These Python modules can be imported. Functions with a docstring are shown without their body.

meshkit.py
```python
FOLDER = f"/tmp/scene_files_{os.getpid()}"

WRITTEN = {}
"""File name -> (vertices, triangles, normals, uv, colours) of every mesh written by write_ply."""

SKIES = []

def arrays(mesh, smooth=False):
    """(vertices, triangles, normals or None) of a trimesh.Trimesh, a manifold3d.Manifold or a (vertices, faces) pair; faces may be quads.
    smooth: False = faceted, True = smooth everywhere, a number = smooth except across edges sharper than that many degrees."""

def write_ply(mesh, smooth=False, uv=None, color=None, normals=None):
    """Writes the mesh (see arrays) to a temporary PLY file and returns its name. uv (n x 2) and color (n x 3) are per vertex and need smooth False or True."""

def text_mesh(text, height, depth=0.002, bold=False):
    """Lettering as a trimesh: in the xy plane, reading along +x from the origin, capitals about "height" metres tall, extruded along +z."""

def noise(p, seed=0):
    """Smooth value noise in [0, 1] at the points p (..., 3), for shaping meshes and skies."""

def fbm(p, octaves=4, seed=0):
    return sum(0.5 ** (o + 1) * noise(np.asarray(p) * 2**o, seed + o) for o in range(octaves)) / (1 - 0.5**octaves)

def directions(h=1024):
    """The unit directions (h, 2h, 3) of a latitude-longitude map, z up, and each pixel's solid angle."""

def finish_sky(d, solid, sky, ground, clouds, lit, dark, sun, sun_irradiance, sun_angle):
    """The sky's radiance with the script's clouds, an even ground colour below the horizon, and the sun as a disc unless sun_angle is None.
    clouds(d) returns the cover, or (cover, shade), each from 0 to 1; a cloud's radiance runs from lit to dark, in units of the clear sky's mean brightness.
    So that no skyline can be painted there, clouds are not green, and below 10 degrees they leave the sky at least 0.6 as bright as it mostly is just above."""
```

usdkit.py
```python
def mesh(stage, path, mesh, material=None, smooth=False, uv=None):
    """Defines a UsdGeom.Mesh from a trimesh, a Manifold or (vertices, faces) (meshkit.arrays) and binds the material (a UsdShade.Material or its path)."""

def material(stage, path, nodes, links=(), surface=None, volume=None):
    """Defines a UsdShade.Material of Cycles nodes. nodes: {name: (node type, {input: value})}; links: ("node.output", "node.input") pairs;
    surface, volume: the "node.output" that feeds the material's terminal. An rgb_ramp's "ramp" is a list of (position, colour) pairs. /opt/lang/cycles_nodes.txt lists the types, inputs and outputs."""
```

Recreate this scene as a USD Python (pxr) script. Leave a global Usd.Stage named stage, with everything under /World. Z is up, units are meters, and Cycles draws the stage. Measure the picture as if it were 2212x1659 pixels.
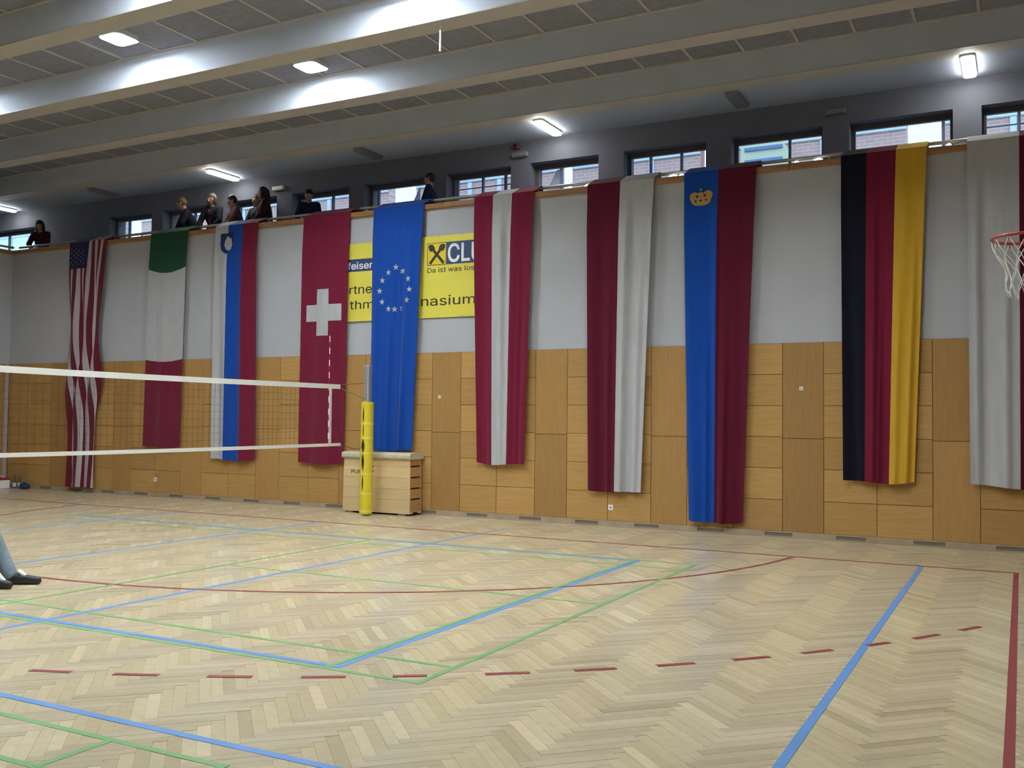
import math, random
import numpy as np, trimesh, manifold3d as m3, usdkit, meshkit
from shapely.geometry import Polygon, Point, box as sbox
from shapely.ops import unary_union
from shapely import affinity
from pxr import Usd, UsdGeom, UsdLux, UsdShade, Gf, Sdf, Vt

stage = Usd.Stage.CreateInMemory()
UsdGeom.SetStageUpAxis(stage, 'Z'); UsdGeom.SetStageMetersPerUnit(stage, 1.0)
world = UsdGeom.Xform.Define(stage, '/World'); stage.SetDefaultPrim(world.GetPrim())
UsdGeom.Scope.Define(stage, '/World/Looks')

# ------------------------------------------------------------------ camera, sky, sun, exposure
F_PX, YAW, PITCH, ROLL, CAM_H = 2088.0, math.radians(27.804), math.radians(2.153), math.radians(0.609), 1.672
EXPOSURE = -0.9
LAMP = 430.0           # radiance of the hall lamps
TUBE = 58.0            # radiance of the gallery tubes
fw = np.array([-math.sin(YAW)*math.cos(PITCH), math.cos(YAW)*math.cos(PITCH), math.sin(PITCH)])
rt = np.cross(fw, [0, 0, 1]); rt /= np.linalg.norm(rt); up = np.cross(rt, fw)
rt, up = rt*math.cos(ROLL)+up*math.sin(ROLL), -rt*math.sin(ROLL)+up*math.cos(ROLL)
cam = UsdGeom.Camera.Define(stage, '/World/camera')
cam.CreateHorizontalApertureAttr(36.0); cam.CreateVerticalApertureAttr(27.0)
cam.CreateFocalLengthAttr(36.0*F_PX/2212.0); cam.CreateClippingRangeAttr(Gf.Vec2f(0.05, 500))
cam.CreateExposureAttr(EXPOSURE)
M = Gf.Matrix4d(*[float(x) for r in (np.r_[rt, 0], np.r_[up, 0], np.r_[-fw, 0], [0, 0, CAM_H, 1]) for x in r])
cam.AddTransformOp().Set(M)
sky = UsdLux.DomeLight.Define(stage, '/World/sky'); sky.CreateColorAttr(Gf.Vec3f(0.40, 0.74, 1.0)); sky.CreateIntensityAttr(1.6)
sun = UsdLux.DistantLight.Define(stage, '/World/sun'); sun.CreateIntensityAttr(4.2); sun.CreateColorAttr(Gf.Vec3f(1.0, 0.74, 0.70)); sun.CreateAngleAttr(3.0)
sun.AddRotateXYZOp().Set(Gf.Vec3f(52, 0, 12))   # shines from behind the camera over the hall roof onto the facades across the yard

# ------------------------------------------------------------------ helpers
_used = {}
def numbered(parent, name):
    k = (parent, name); n = _used.get(k, 0); _used[k] = n+1
    return f'{parent}/{name}' if n == 0 else f'{parent}/{name}_{n:03d}'
def keys(prim, label=None, cat=None, group=None, kind=None):
    for k, v in (('label', label), ('category', cat), ('group', group), ('kind', kind)):
        if v: prim.SetCustomDataByKey(k, v)
    return prim
def thing(name, label=None, cat=None, loc=(0, 0, 0), rotz=0.0, group=None, kind=None):
    x = UsdGeom.Xform.Define(stage, numbered('/World', name))
    x.AddTranslateOp().Set(Gf.Vec3d(*[float(v) for v in loc])); x.AddRotateZOp().Set(float(rotz))
    return keys(x.GetPrim(), label, cat, group, kind)
def obj(name, mesh, mat, parent=None, label=None, cat=None, group=None, kind=None, smooth=False, uv=None):
    base = '/World' if parent is None else str(parent.GetPath())
    m = usdkit.mesh(stage, numbered(base, name), mesh, mat, smooth=smooth, uv=uv)
    return keys(m.GetPrim(), label, cat, group, kind)
def copy_of(src, loc, rotz=0.0, label=None, group=None):
    d = src.GetCustomData(); name = src.GetName()
    r = thing(name, label or d.get('label'), d.get('category'), loc, rotz, group or d.get('group'))
    r.GetReferences().AddInternalReference(src.GetPath()); r.SetInstanceable(True)
    return r
cat_ = trimesh.util.concatenate
def bx(x0, x1, y0, y1, z0, z1):
    b = trimesh.creation.box(extents=(abs(x1-x0), abs(y1-y0), abs(z1-z0)))
    b.apply_translation(((x0+x1)/2, (y0+y1)/2, (z0+z1)/2)); return b
def rbx(x0, x1, y0, y1, z0, z1, c=0.01):
    """box with chamfered edges"""
    P = []
    for sx in (0, 1):
        for sy in (0, 1):
            for sz in (0, 1):
                p = np.array([(x0, x1)[sx], (y0, y1)[sy], (z0, z1)[sz]], float); d = c*np.array([1-2*sx, 1-2*sy, 1-2*sz])
                for k in range(3):
                    q = p.copy(); q += d; q[k] -= d[k]; P.append(q)
    return trimesh.convex.convex_hull(np.array(P))
def tube(p, r, n=8, caps=True):
    p = np.asarray(p, float); t = np.gradient(p, axis=0); t /= np.linalg.norm(t, axis=1, keepdims=True)
    a = np.array([0, 0, 1.0]) if abs(t[0][2]) < .9 else np.array([1.0, 0, 0])
    V, Fc = [], []
    rr = np.broadcast_to(r, len(p))
    for i in range(len(p)):
        u = np.cross(t[i], a); u /= np.linalg.norm(u); v = np.cross(u, t[i])
        th = np.arange(n)*2*math.pi/n
        V.append(p[i]+rr[i]*(np.cos(th)[:, None]*u+np.sin(th)[:, None]*v))
    V = np.vstack(V)
    for i in range(len(p)-1):
        for k in range(n):
            a0, b0 = i*n+k, i*n+(k+1) % n
            Fc += [[a0, a0+n, b0], [b0, a0+n, b0+n]]
    if caps:
        V = np.vstack([V, p[0], p[-1]]); c0, c1 = len(V)-2, len(V)-1
        for k in range(n):
            Fc += [[c0, k, (k+1) % n], [c1, (len(p)-1)*n+(k+1) % n, (len(p)-1)*n+k]]
    m = trimesh.Trimesh(V, Fc, process=False); return m
def prism_xz(poly, y0, y1, size=None):
    """shapely polygon in (x, z) extruded from y1 (back) to y0 (front, smaller y)"""
    out = []
    for g in getattr(poly, 'geoms', [poly]):
        m = trimesh.creation.extrude_polygon(g, abs(y1-y0), engine='earcut')
        if size: m = m.subdivide_to_size(size)
        V = m.vertices; m = trimesh.Trimesh(np.c_[V[:, 0], y1-V[:, 2]*(1 if y1 > y0 else -1), V[:, 1]], m.faces, process=False)
        out.append(m)
    m = cat_(out); return m
def lathe(prof, n=20):
    m = trimesh.creation.revolve(np.asarray(prof, float), sections=n); return m

_mats = {}
def mat(name, color, rough=0.5, spec=0.5, metal=0.0, var=0.0, scale=6.0, stretch=(1, 1, 1), bump=0.0, bscale=60.0, emit=None, estr=0.0, sheen=0.0, obj_var=0.0, transl=0.0):
    if name in _mats: return _mats[name]
    nodes = {'p': ('principled_bsdf', {'base_color': color, 'roughness': rough, 'specular_ior_level': spec, 'metallic': metal, 'sheen_weight': sheen})}
    links = []
    if emit:
        nodes['p'][1].update({'emission_color': emit, 'emission_strength': estr})
    src = None
    if var:
        lo = tuple(c*(1-var) for c in color); hi = tuple(min(1, c*(1+var)) for c in color)
        nodes['tc'] = ('texture_coordinate', {}); nodes['mp'] = ('mapping', {'scale': stretch})
        nodes['n'] = ('noise_texture', {'scale': scale, 'detail': 3.0})
        nodes['r'] = ('rgb_ramp', {'ramp': [(0.3, lo), (0.7, hi)]})
        links += [('tc.object', 'mp.vector'), ('mp.vector', 'n.vector'), ('n.fac', 'r.fac')]; src = 'r.color'
    if obj_var:
        nodes['oi'] = ('object_info', {}); nodes['mr'] = ('map_range', {'to_min': 1-obj_var, 'to_max': 1+obj_var})
        nodes['h'] = ('hsv', {'color': color}); links += [('oi.random', 'mr.value'), ('mr.result', 'h.value')]
        if src: links.append((src, 'h.color'))
        src = 'h.color'
    if src: links.append((src, 'p.base_color'))
    if bump:
        nodes['tb'] = ('texture_coordinate', {}); nodes['nb'] = ('noise_texture', {'scale': bscale, 'detail': 2.0})
        nodes['b'] = ('bump', {'strength': bump, 'distance': 0.01})
        links += [('tb.object', 'nb.vector'), ('nb.fac', 'b.height'), ('b.normal', 'p.normal')]
    surf = 'p.BSDF'
    if transl:
        nodes['t'] = ('translucent_bsdf', {'color': color}); nodes['mx'] = ('mix_closure', {'fac': transl})
        links += [('p.BSDF', 'mx.closure1'), ('t.BSDF', 'mx.closure2')]; surf = 'mx.closure'
        if src: links.append((src, 't.color'))
    _mats[name] = usdkit.material(stage, f'/World/Looks/{name}', nodes, links, surface=surf)
    return _mats[name]

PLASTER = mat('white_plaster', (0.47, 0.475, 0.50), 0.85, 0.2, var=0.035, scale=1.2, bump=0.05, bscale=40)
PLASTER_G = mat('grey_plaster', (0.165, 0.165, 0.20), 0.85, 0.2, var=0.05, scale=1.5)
CEIL_PANEL = mat('acoustic_panel', (0.25, 0.255, 0.30), 0.9, 0.1, var=0.08, scale=9, obj_var=0.06)
BEAM_SIDE = mat('beam_grey_paint', (0.50, 0.54, 0.61), 0.8, 0.2, var=0.04, scale=2)
BEAM_WOOD = mat('beam_cream_wood', (0.47, 0.44, 0.41), 0.6, 0.3, var=0.05, scale=4)
SOFFIT = mat('soffit_paint', (0.42, 0.46, 0.56), 0.8, 0.2)
RIM_WOOD = mat('rim_wood', (0.36, 0.175, 0.065), 0.45, 0.4, var=0.15, scale=3, stretch=(1, 12, 12))
RAIL = mat('rail_metal', (0.55, 0.54, 0.50), 0.35, 0.6, metal=0.3)
DARK = mat('dark_recess', (0.03, 0.025, 0.02), 0.9, 0.1)
BASEB = mat('baseboard_wood', (0.40, 0.31, 0.21), 0.5, 0.4, var=0.1, scale=4)
VENT = mat('vent_grey', (0.20, 0.17, 0.13), 0.6, 0.3)
WHITE_PLASTIC = mat('white_plastic', (0.85, 0.84, 0.8), 0.4)
FRAME = mat('window_frame_brown', (0.13, 0.105, 0.10), 0.5, 0.4)
FRAME_B = mat('window_bar_blue', (0.16, 0.22, 0.36), 0.4, 0.4)
LAMP_M = mat('lamp_glow', (0.9, 0.95, 0.95), 0.5, emit=(0.88, 0.97, 1.04), estr=LAMP)
TUBE_M = mat('tube_glow', (0.9, 0.95, 0.95), 0.5, emit=(0.97, 1.0, 0.93), estr=TUBE)
GLARE_M = mat('glare_glow', (0.9, 0.95, 0.95), 0.5, emit=(1.0, 1.0, 0.97), estr=6.0)
UNLIT = mat('unlit_diffuser', (0.20, 0.21, 0.22), 0.6)
LAMP_BODY = mat('lamp_housing', (0.6, 0.6, 0.58), 0.5)

def wood(name, a, b, rough, grain, spec=0.35):
    """veneer: fine streaks along one axis, a tone of its own for every board"""
    if name in _mats: return _mats[name]
    n = {'tc': ('texture_coordinate', {}), 'mp': ('mapping', {'scale': grain}), 'n': ('noise_texture', {'scale': 5.0, 'detail': 5.0, 'roughness': 0.6}),
         'r': ('rgb_ramp', {'ramp': [(0.25, a), (0.75, b)]}), 'oi': ('object_info', {}), 'mr': ('map_range', {'to_min': 0.88, 'to_max': 1.1}),
         'h': ('hsv', {}), 'p': ('principled_bsdf', {'roughness': rough, 'specular_ior_level': spec})}
    l = [('tc.object', 'mp.vector'), ('mp.vector', 'n.vector'), ('n.fac', 'r.fac'), ('r.color', 'h.color'), ('oi.random', 'mr.value'), ('mr.result', 'h.value'), ('h.color', 'p.base_color')]
    _mats[name] = usdkit.material(stage, f'/World/Looks/{name}', n, l, surface='p.BSDF'); return _mats[name]
PANEL_H = wood('veneer_horizontal', (0.42, 0.235, 0.072), (0.53, 0.315, 0.11), 0.45, (0.6, 8, 9))
PANEL_V = wood('veneer_vertical', (0.38, 0.205, 0.065), (0.46, 0.26, 0.09), 0.45, (9, 8, 0.6))
VAULT_WOOD = wood('vault_plywood', (0.66, 0.47, 0.24), (0.76, 0.57, 0.31), 0.4, (0.5, 6, 6))
VAULT_END = wood('vault_end_ply', (0.44, 0.25, 0.10), (0.55, 0.32, 0.14), 0.45, (5, 0.6, 6))

# floor: the tone of each plank is a primvar
_n = {'at': ('attribute', {'attribute': 'tone'}), 'tc': ('texture_coordinate', {}), 'n': ('noise_texture', {'scale': 14.0, 'detail': 4.0}),
      'mr': ('map_range', {'from_min': 0.25, 'from_max': 0.75, 'to_min': 0.93, 'to_max': 1.06}), 'h': ('hsv', {}),
      'p': ('principled_bsdf', {'roughness': 0.27, 'specular_ior_level': 0.45})}
FLOOR_M = usdkit.material(stage, '/World/Looks/parquet_oak', _n, [('tc.object', 'n.vector'), ('n.fac', 'mr.value'), ('at.color', 'h.color'), ('mr.result', 'h.value'), ('h.color', 'p.base_color')], surface='p.BSDF')
def pane_mat(name, tint, rough):
    return usdkit.material(stage, '/World/Looks/'+name, {'w': ('layer_weight', {'blend': 0.5}), 'pw': ('math', {'math_type': 'power', 'value2': 5.0}), 'ma': ('math', {'math_type': 'multiply_add', 'value2': 0.95, 'value3': 0.04}),
        't': ('transparent_bsdf', {'color': tint}), 'g': ('glossy_bsdf', {'color': (1, 1, 1), 'roughness': rough}), 'm': ('mix_closure', {})},
        [('w.facing', 'pw.value1'), ('pw.value', 'ma.value1'), ('ma.value', 'm.fac'), ('t.BSDF', 'm.closure1'), ('g.BSDF', 'm.closure2')], surface='m.closure')
GLASS = pane_mat('window_glass', (0.96, 0.97, 0.985), 0.02); CLEAR = pane_mat('clear_plastic', (0.8, 0.86, 0.9), 0.08)

# ------------------------------------------------------------------ the setting
XL, XR, YB, YF = -20.88, 3.0, 14.455, -3.4      # end walls, flag wall, wall behind the camera
XE = -25.2                                      # end of the gallery on the left
ZB, ZC = 6.857, 7.311                           # underside of the beams, coffer panels
WOODZ, RIMZ0, RIMZ1 = 2.852, 5.418, 5.51
GY = 15.81                                      # gallery back wall
GF = 4.65                                       # gallery floor

# floor: herringbone parquet, 300 nearest planks one by one
fl = thing('floor', 'pale oak herringbone parquet floor of the sports hall with coloured court lines', 'floor', kind='structure')
rng = random.Random(4)
LP, WP = 0.502, 0.0717
c45 = math.sqrt(0.5)
planks = []
COLW = LP*c45
# column k: planks of one slant; neighbours alternate slant, seams zigzag at x = -0.39 - COLW*k
step = WP/c45
for k in range(-10, 72):
    x1 = -0.39-COLW*k; x0 = x1-COLW
    if x1 < XL-0.4 or x0 > XR+0.4: continue
    s = -1 if k % 2 == 0 else 1
    n = int((YB-YF)/step)+12
    for j in range(n):
        y = YF-0.4+j*step
        if k % 2: y += step/2
        planks.append((x0, x1, y, s))
def plank_poly(x0, x1, y, s):
    # rectangle LP x WP at 45 degrees whose long axis crosses the column
    cx, cy = (x0+x1)/2, y
    d = np.array([c45, -c45*s]); e = np.array([-d[1], d[0]])
    L, W = LP/2-0.0006, WP/2-0.0006
    c = np.array([cx, cy])
    return [c-d*L-e*W, c+d*L-e*W, c+d*L+e*W, c-d*L+e*W]
ROOM = sbox(XL, YF, XR, YB)
quads = []
for (x0, x1, y, s) in planks:
    q = plank_poly(x0, x1, y, s)
    P = np.array(q)
    if P[:, 0].min() < XL or P[:, 0].max() > XR or P[:, 1].min() < YF or P[:, 1].max() > YB:
        g = Polygon(q).intersection(ROOM)
        if g.is_empty or g.area < 1e-4: continue
        P = np.array(g.exterior.coords)[:-1]
        if Polygon(P).exterior.is_ccw is False: P = P[::-1]
    base = rng.random()
    quads.append((P, s, base))
def tone(s, b):  # random wood tone; differing reflection of the two slants is painted in by s
    if s > 0: a, c = np.array([0.545, 0.445, 0.26]), np.array([0.67, 0.56, 0.35])
    else:     a, c = np.array([0.49, 0.40, 0.25]), np.array([0.615, 0.515, 0.345])
    t = a+(c-a)*b
    if b > 0.93: t = t*1.06
    if b < 0.05: t = t*0.9
    return t
def plank_arrays(P, dz):
    n = len(P); z1, z0 = dz, -0.02
    V = [(p[0], p[1], z1) for p in P]+[(p[0], p[1], z0) for p in P]
    Fc = [[0, i, i+1] for i in range(1, n-1)]
    for i in range(n):
        j = (i+1) % n; Fc += [[i, i+n, j], [j, i+n, j+n]]
    return np.array(V), np.array(Fc)
def in_view(p):
    d = np.array([p[0], p[1], -CAM_H]); z = d@fw
    if z < 0.3: return None
    u, v = 1106+F_PX*(d@rt)/z, 829.5-F_PX*(d@up)/z
    return z if (-30 < u < 2242 and v < 1690) else None
scored = []
for i, (P, s, b) in enumerate(quads):
    z = in_view(P.mean(0)); scored.append((z if z is not None else 1e9, i))
near = set(i for _, i in sorted(scored)[:300])
VV, FF, TT, o = [], [], [], 0
def set_tone(prim, T):
    UsdGeom.PrimvarsAPI(prim).CreatePrimvar('tone', Sdf.ValueTypeNames.Color3fArray, 'vertex').Set(Vt.Vec3fArray.FromNumpy(np.asarray(T, np.float32)))
for i, (P, s, b) in enumerate(quads):
    dz = -0.0012*rng.random()+(-0.0008 if s > 0 else 0)
    V, Fc = plank_arrays(P, dz); t = np.tile(tone(s, b), (len(V), 1))
    if i in near:
        set_tone(obj('plank', (V, Fc), FLOOR_M, fl), t)
    else:
        VV.append(V); FF.append(Fc+o); TT.append(t); o += len(V)
pf = obj('plank_field', (np.vstack(VV), np.vstack(FF)), FLOOR_M, fl, kind='stuff'); set_tone(pf, np.vstack(TT))
SUB = mat('floor_joint', (0.30, 0.22, 0.13), 0.7)
obj('subfloor', cat_([bx(XL, XR, YF, YB, -0.2, -0.004), bx(XE, XR+.4, YF-.3, YB+2, -0.4, -0.201)]), SUB, fl)

# court lines: thin painted strips
BLUE = mat('line_blue', (0.13, 0.31, 0.66), 0.4, 0.4, var=0.06, scale=3)
GREEN = mat('line_green', (0.20, 0.42, 0.15), 0.4, 0.4, var=0.06, scale=3)
RED = mat('line_red', (0.30, 0.055, 0.055), 0.4, 0.4, var=0.08, scale=3)
def strip(x0, y0, x1, y1, w, mt, lab, z=0.001):
    d = np.array([x1-x0, y1-y0]); d = d/np.linalg.norm(d); e = np.array([-d[1], d[0]])*w/2
    P = [np.array([x0, y0])-e, np.array([x1, y1])-e, np.array([x1, y1])+e, np.array([x0, y0])+e]
    V = [(*p, z) for p in P]+[(*p, z-0.004) for p in P]
    Fc = [[0, 1, 2], [0, 2, 3]]+[f for i in range(4) for f in ([i, i+4, (i+1) % 4], [(i+1) % 4, i+4, (i+1) % 4+4])]
    obj('court_line', (np.array(V), np.array(Fc)), mt, fl, label=lab)
def arc(cx, cy, r, a0, a1, w, mt, lab, n, z=0.0016, name='court_line'):
    a = np.radians(np.linspace(a0, a1, n)); V = []
    for zz in (z, z-0.004):
        for t in a: V += [(cx+(r-w/2)*math.cos(t), cy+(r-w/2)*math.sin(t), zz), (cx+(r+w/2)*math.cos(t), cy+(r+w/2)*math.sin(t), zz)]
    V = np.array(V); Fc = []
    for i in range(n-1):
        k = 2*i; Fc += [[k, k+1, k+3], [k, k+3, k+2]]
        for s_ in (0, 1):
            k2 = k+s_; Fc += [[k2, k2+2, k2+2*n], [k2+2, k2+2+2*n, k2+2*n]]
    obj(name, (V, np.array(Fc)), mt, fl, label=lab)
B, G, R = 'blue volleyball court line', 'green badminton court line', 'red handball court line'
for x, y0, y1 in ((-1.06, 2.0, 12.40), (-4.09, 5.26, 11.06), (-7.08, 3.74, 12.44), (-10.05, 3.74, 12.44), (-13.05, 3.74, 12.44), (-19.06, 3.74, 12.44)):
    strip(x, y0, x, y1, 0.055, BLUE, B, 0.0012)
for y0 in (12.62, 12.88, 13.12): strip(-7.08, y0, -7.08, y0+0.13, 0.05, BLUE, 'short blue dash beyond the red line')
for x0, x1, y in ((-4.07, -19.0, 5.285), (-4.07, -14.0, 11.04), (-1.06, -19.06, 3.76)): strip(x0, y, x1, y, 0.055, BLUE, B, 0.0014)
for x, y0, y1 in ((-3.40, 5.20, 11.14), (-4.15, 5.22, 11.14), (-8.00, 5.22, 11.12), (-3.40, -1.5, 3.545), (-4.17, 3.08, 3.50)): strip(x, y0, x, y1, 0.045, GREEN, G, 0.0018)
for x0, x1, y in ((-3.38, -14.0, 5.215), (-3.40, -14.0, 5.66), (-3.42, -8.02, 8.27), (-3.40, -14.0, 10.66), (-3.38, -14.0, 11.12), (-3.38, -16.0, 3.522), (-3.40, -16.0, 3.08)): strip(x0, y, x1, y, 0.042, GREEN, G, 0.0010)
strip(-0.05, 12.45, -18.4, 12.45, 0.05, RED, R, 0.002); strip(-0.07, 12.47, -0.07, 0.2, 0.052, RED, R, 0.0022)
arc(-9.12, 13.25, 6.62, -172.6, -7.0, 0.05, RED, 'red goal area arc', 90)
C9, R9 = (-8.994, 13.36), 9.708
for (ax, ay), (bx_, by) in [((-5.76, 4.19), (-5.49, 4.28)), ((-5.22, 4.4), (-4.94, 4.51)), ((-4.65, 4.65), (-4.4, 4.79)), ((-4.12, 4.94), (-3.89, 5.11)), ((-3.64, 5.28), (-3.46, 5.41)), ((-3.15, 5.63), (-2.91, 5.81)), ((-2.68, 6.01), (-2.45, 6.2)), ((-2.23, 6.4), (-2.02, 6.6)), ((-1.81, 6.82), (-1.61, 7.05)), ((-1.42, 7.27), (-1.24, 7.49)), ((-1.03, 7.77), (-0.9, 7.97)), ((-0.75, 8.22), (-0.59, 8.48)), ((-0.46, 8.75), (-0.33, 9.0))]:
    a = [math.degrees(math.atan2(y-C9[1], x-C9[0])) for x, y in ((ax, ay), (bx_, by))]
    arc(*C9, R9, a[0], a[1], 0.05, RED, 'red free throw line dash', 6, 0.0022)

# flag wall: plaster above, veneer panels below
wb = thing('wall_back', 'long hall wall, white plaster above and brown veneer panels below', 'wall', kind='structure')
obj('plaster', bx(XL-0.15, XR, YB, YB+0.15, 0, RIMZ0), PLASTER, wb)
P0, PITCH_X, VW = -7.17, 2.03, 0.585
ROWH = (WOODZ-0.09)/6
G_ = 0.006
def panel(x0, x1, z0, z1, m):
    x0, x1 = max(x0, XL+0.01), min(x1, XR-0.01)
    if x1-x0 < 0.05: return
    P = rbx(x0+G_/2, x1-G_/2, YB-0.022, YB-0.0125, z0+G_/2, z1-G_/2, 0.003)
    obj('panel', P, m, wb)
obj('backing', bx(XL, XR, YB-0.012, YB-0.0005, 0.09, WOODZ), mat('panel_joint', (0.10, 0.055, 0.02), 0.8), wb)
for k in range(-7, 6):
    xv = P0+PITCH_X*k
    panel(xv, xv+VW, 0.09, 1.45, PANEL_V); panel(xv, xv+VW, 1.45, WOODZ, PANEL_V)
    xm = xv+VW+(PITCH_X-VW)/2
    for r in range(6):
        panel(xv+VW, xm, 0.09+r*ROWH, 0.09+(r+1)*ROWH, PANEL_H); panel(xm, xv+PITCH_X, 0.09+r*ROWH, 0.09+(r+1)*ROWH, PANEL_H)
bb = thing('baseboard_back', 'wooden baseboard with dark vent slots under the veneer panels', 'baseboard', kind='structure')
vents = [-6.42+1.018*k for k in range(-14, 10)]
vents = [v for v in vents if XL+0.2 < v < XR-0.6]
obj('board', cat_([bx(XL, XR, YB-0.035, YB-0.001, 0.072, 0.092), bx(XL, XR, YB-0.035, YB-0.001, 0, 0.022)]+[bx(a, b, YB-0.035, YB-0.001, 0.022, 0.072) for a, b in zip([XL]+[v+0.4 for v in vents], vents+[XR])]), BASEB, bb)
for v in vents: obj('vent_slot', bx(v+0.002, v+0.398, YB-0.027, YB-0.002, 0.0225, 0.0715), VENT, bb)

# other walls
wl_ = thing('wall_left', 'short end wall of the hall in the far left corner', 'wall', kind='structure')
obj('plaster', bx(XL-0.15, XL, YF, YB-0.001, 0, RIMZ0), PLASTER, wl_)
for k in range(9):
    y1 = YB-0.05-2.0*k
    obj('panel', rbx(XL+0.001, XL+0.016, y1-1.99, y1, 0.09, WOODZ, 0.003), PANEL_V, wl_)
obj('corner_post', bx(XL+0.017, XL+0.06, YB-0.13, YB-0.05, 0.0, WOODZ), mat('corner_grey', (0.42, 0.38, 0.33), 0.6), wl_)
wr = thing('wall_right', 'right end wall of the hall, veneer below and plaster above', 'wall', kind='structure')
obj('plaster', bx(XR, XR+0.2, YF, GY+0.5, 0, ZC+0.2), PLASTER, wr)
obj('panelling', bx(XR-0.016, XR-0.001, YF+0.05, YB-0.06, 0.0, WOODZ), PANEL_V, wr)
wf = thing('wall_front', 'long hall wall behind the viewer', 'wall', kind='structure')
obj('plaster', bx(XL-0.15, XR+0.2, YF-0.2, YF, 0, ZC+0.2), PLASTER, wf)
obj('panelling', bx(XL+0.05, XR-0.05, YF+0.001, YF+0.016, 0.0, WOODZ), PANEL_H, wf)

# rim board of the gallery and its handrail
trim1 = thing('trim_1', 'brown wooden rim board along the top of the flag wall', 'trim', kind='structure')
for k in range(8):
    xa, xb = XL-0.15+k*(XR-XL+0.15)/8, XL-0.15+(k+1)*(XR-XL+0.15)/8
    obj('board', rbx(xa+0.001, xb-0.001, YB-0.055, YB+0.19, RIMZ0, RIMZ1, 0.008), RIM_WOOD, trim1)
trim2 = thing('trim_2', 'brown wooden rim board on the end wall at the far left', 'trim', kind='structure')
obj('board', rbx(XL-0.19, XL+0.055, YF, YB-0.06, RIMZ0, RIMZ1, 0.008), RIM_WOOD, trim2)
RY, RZ = 14.69, 5.635
hr = thing('handrail', 'thin metal handrail above the brown rim of the gallery', 'handrail')
obj('rail', tube([(XL-0.1, RY, RZ), (XR-0.02, RY, RZ)], 0.026, 10), RAIL, hr, smooth=40)
for k in range(20):
    x = XL+0.4+k*1.2
    if x < XR: obj('post', cat_([tube([(x, RY, 5.0), (x, RY, RZ)], 0.014, 8), bx(x-0.03, x+0.03, YB+0.1505, RY+0.02, 5.2, 5.25)]), RAIL, hr)
hr2 = thing('handrail', 'thin metal handrail over the end wall at the far left', 'handrail')
obj('rail', tube([(XL-0.24, YF+0.05, RZ), (XL-0.24, YB+0.18, RZ)], 0.026, 10), RAIL, hr2, smooth=40)
for k in range(8): obj('post', cat_([tube([(XL-0.24, 0.5+k*1.9, 5.0), (XL-0.24, 0.5+k*1.9, RZ)], 0.014, 8), bx(XL-0.26, XL-0.1505, 0.47+k*1.9, 0.53+k*1.9, 5.2, 5.25)]), RAIL, hr2)

# gallery floor, back wall with window openings
gf = obj('floor_gallery', cat_([bx(XL-0.15, XR, YB+0.1505, GY, GF-0.2, GF), bx(XE, XL-0.1505, YF, GY, GF-0.2, GF)]), mat('gallery_concrete', (0.35, 0.34, 0.33), 0.8), label='concrete gallery floor behind the flag wall', cat='floor', kind='structure')
WT, WB_ = 6.43, 5.50
WIN = [(-0.49, 1.0), (-2.37, -0.88), (-4.25, -2.78), (-6.16, -4.68), (-8.0, -6.64), (-9.82, -8.41), (-11.78, -10.22), (-13.66, -12.16), (-15.53, -14.08), (-17.49, -15.95), (-19.3, -17.85), (-24.7, -22.0)]
wg = thing('wall_gallery', 'grey back wall of the gallery with a row of deep windows', 'wall', kind='structure')
obj('sill_wall', bx(XE, XR, GY, GY+0.5, 0, WB_), PLASTER_G, wg)
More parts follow.
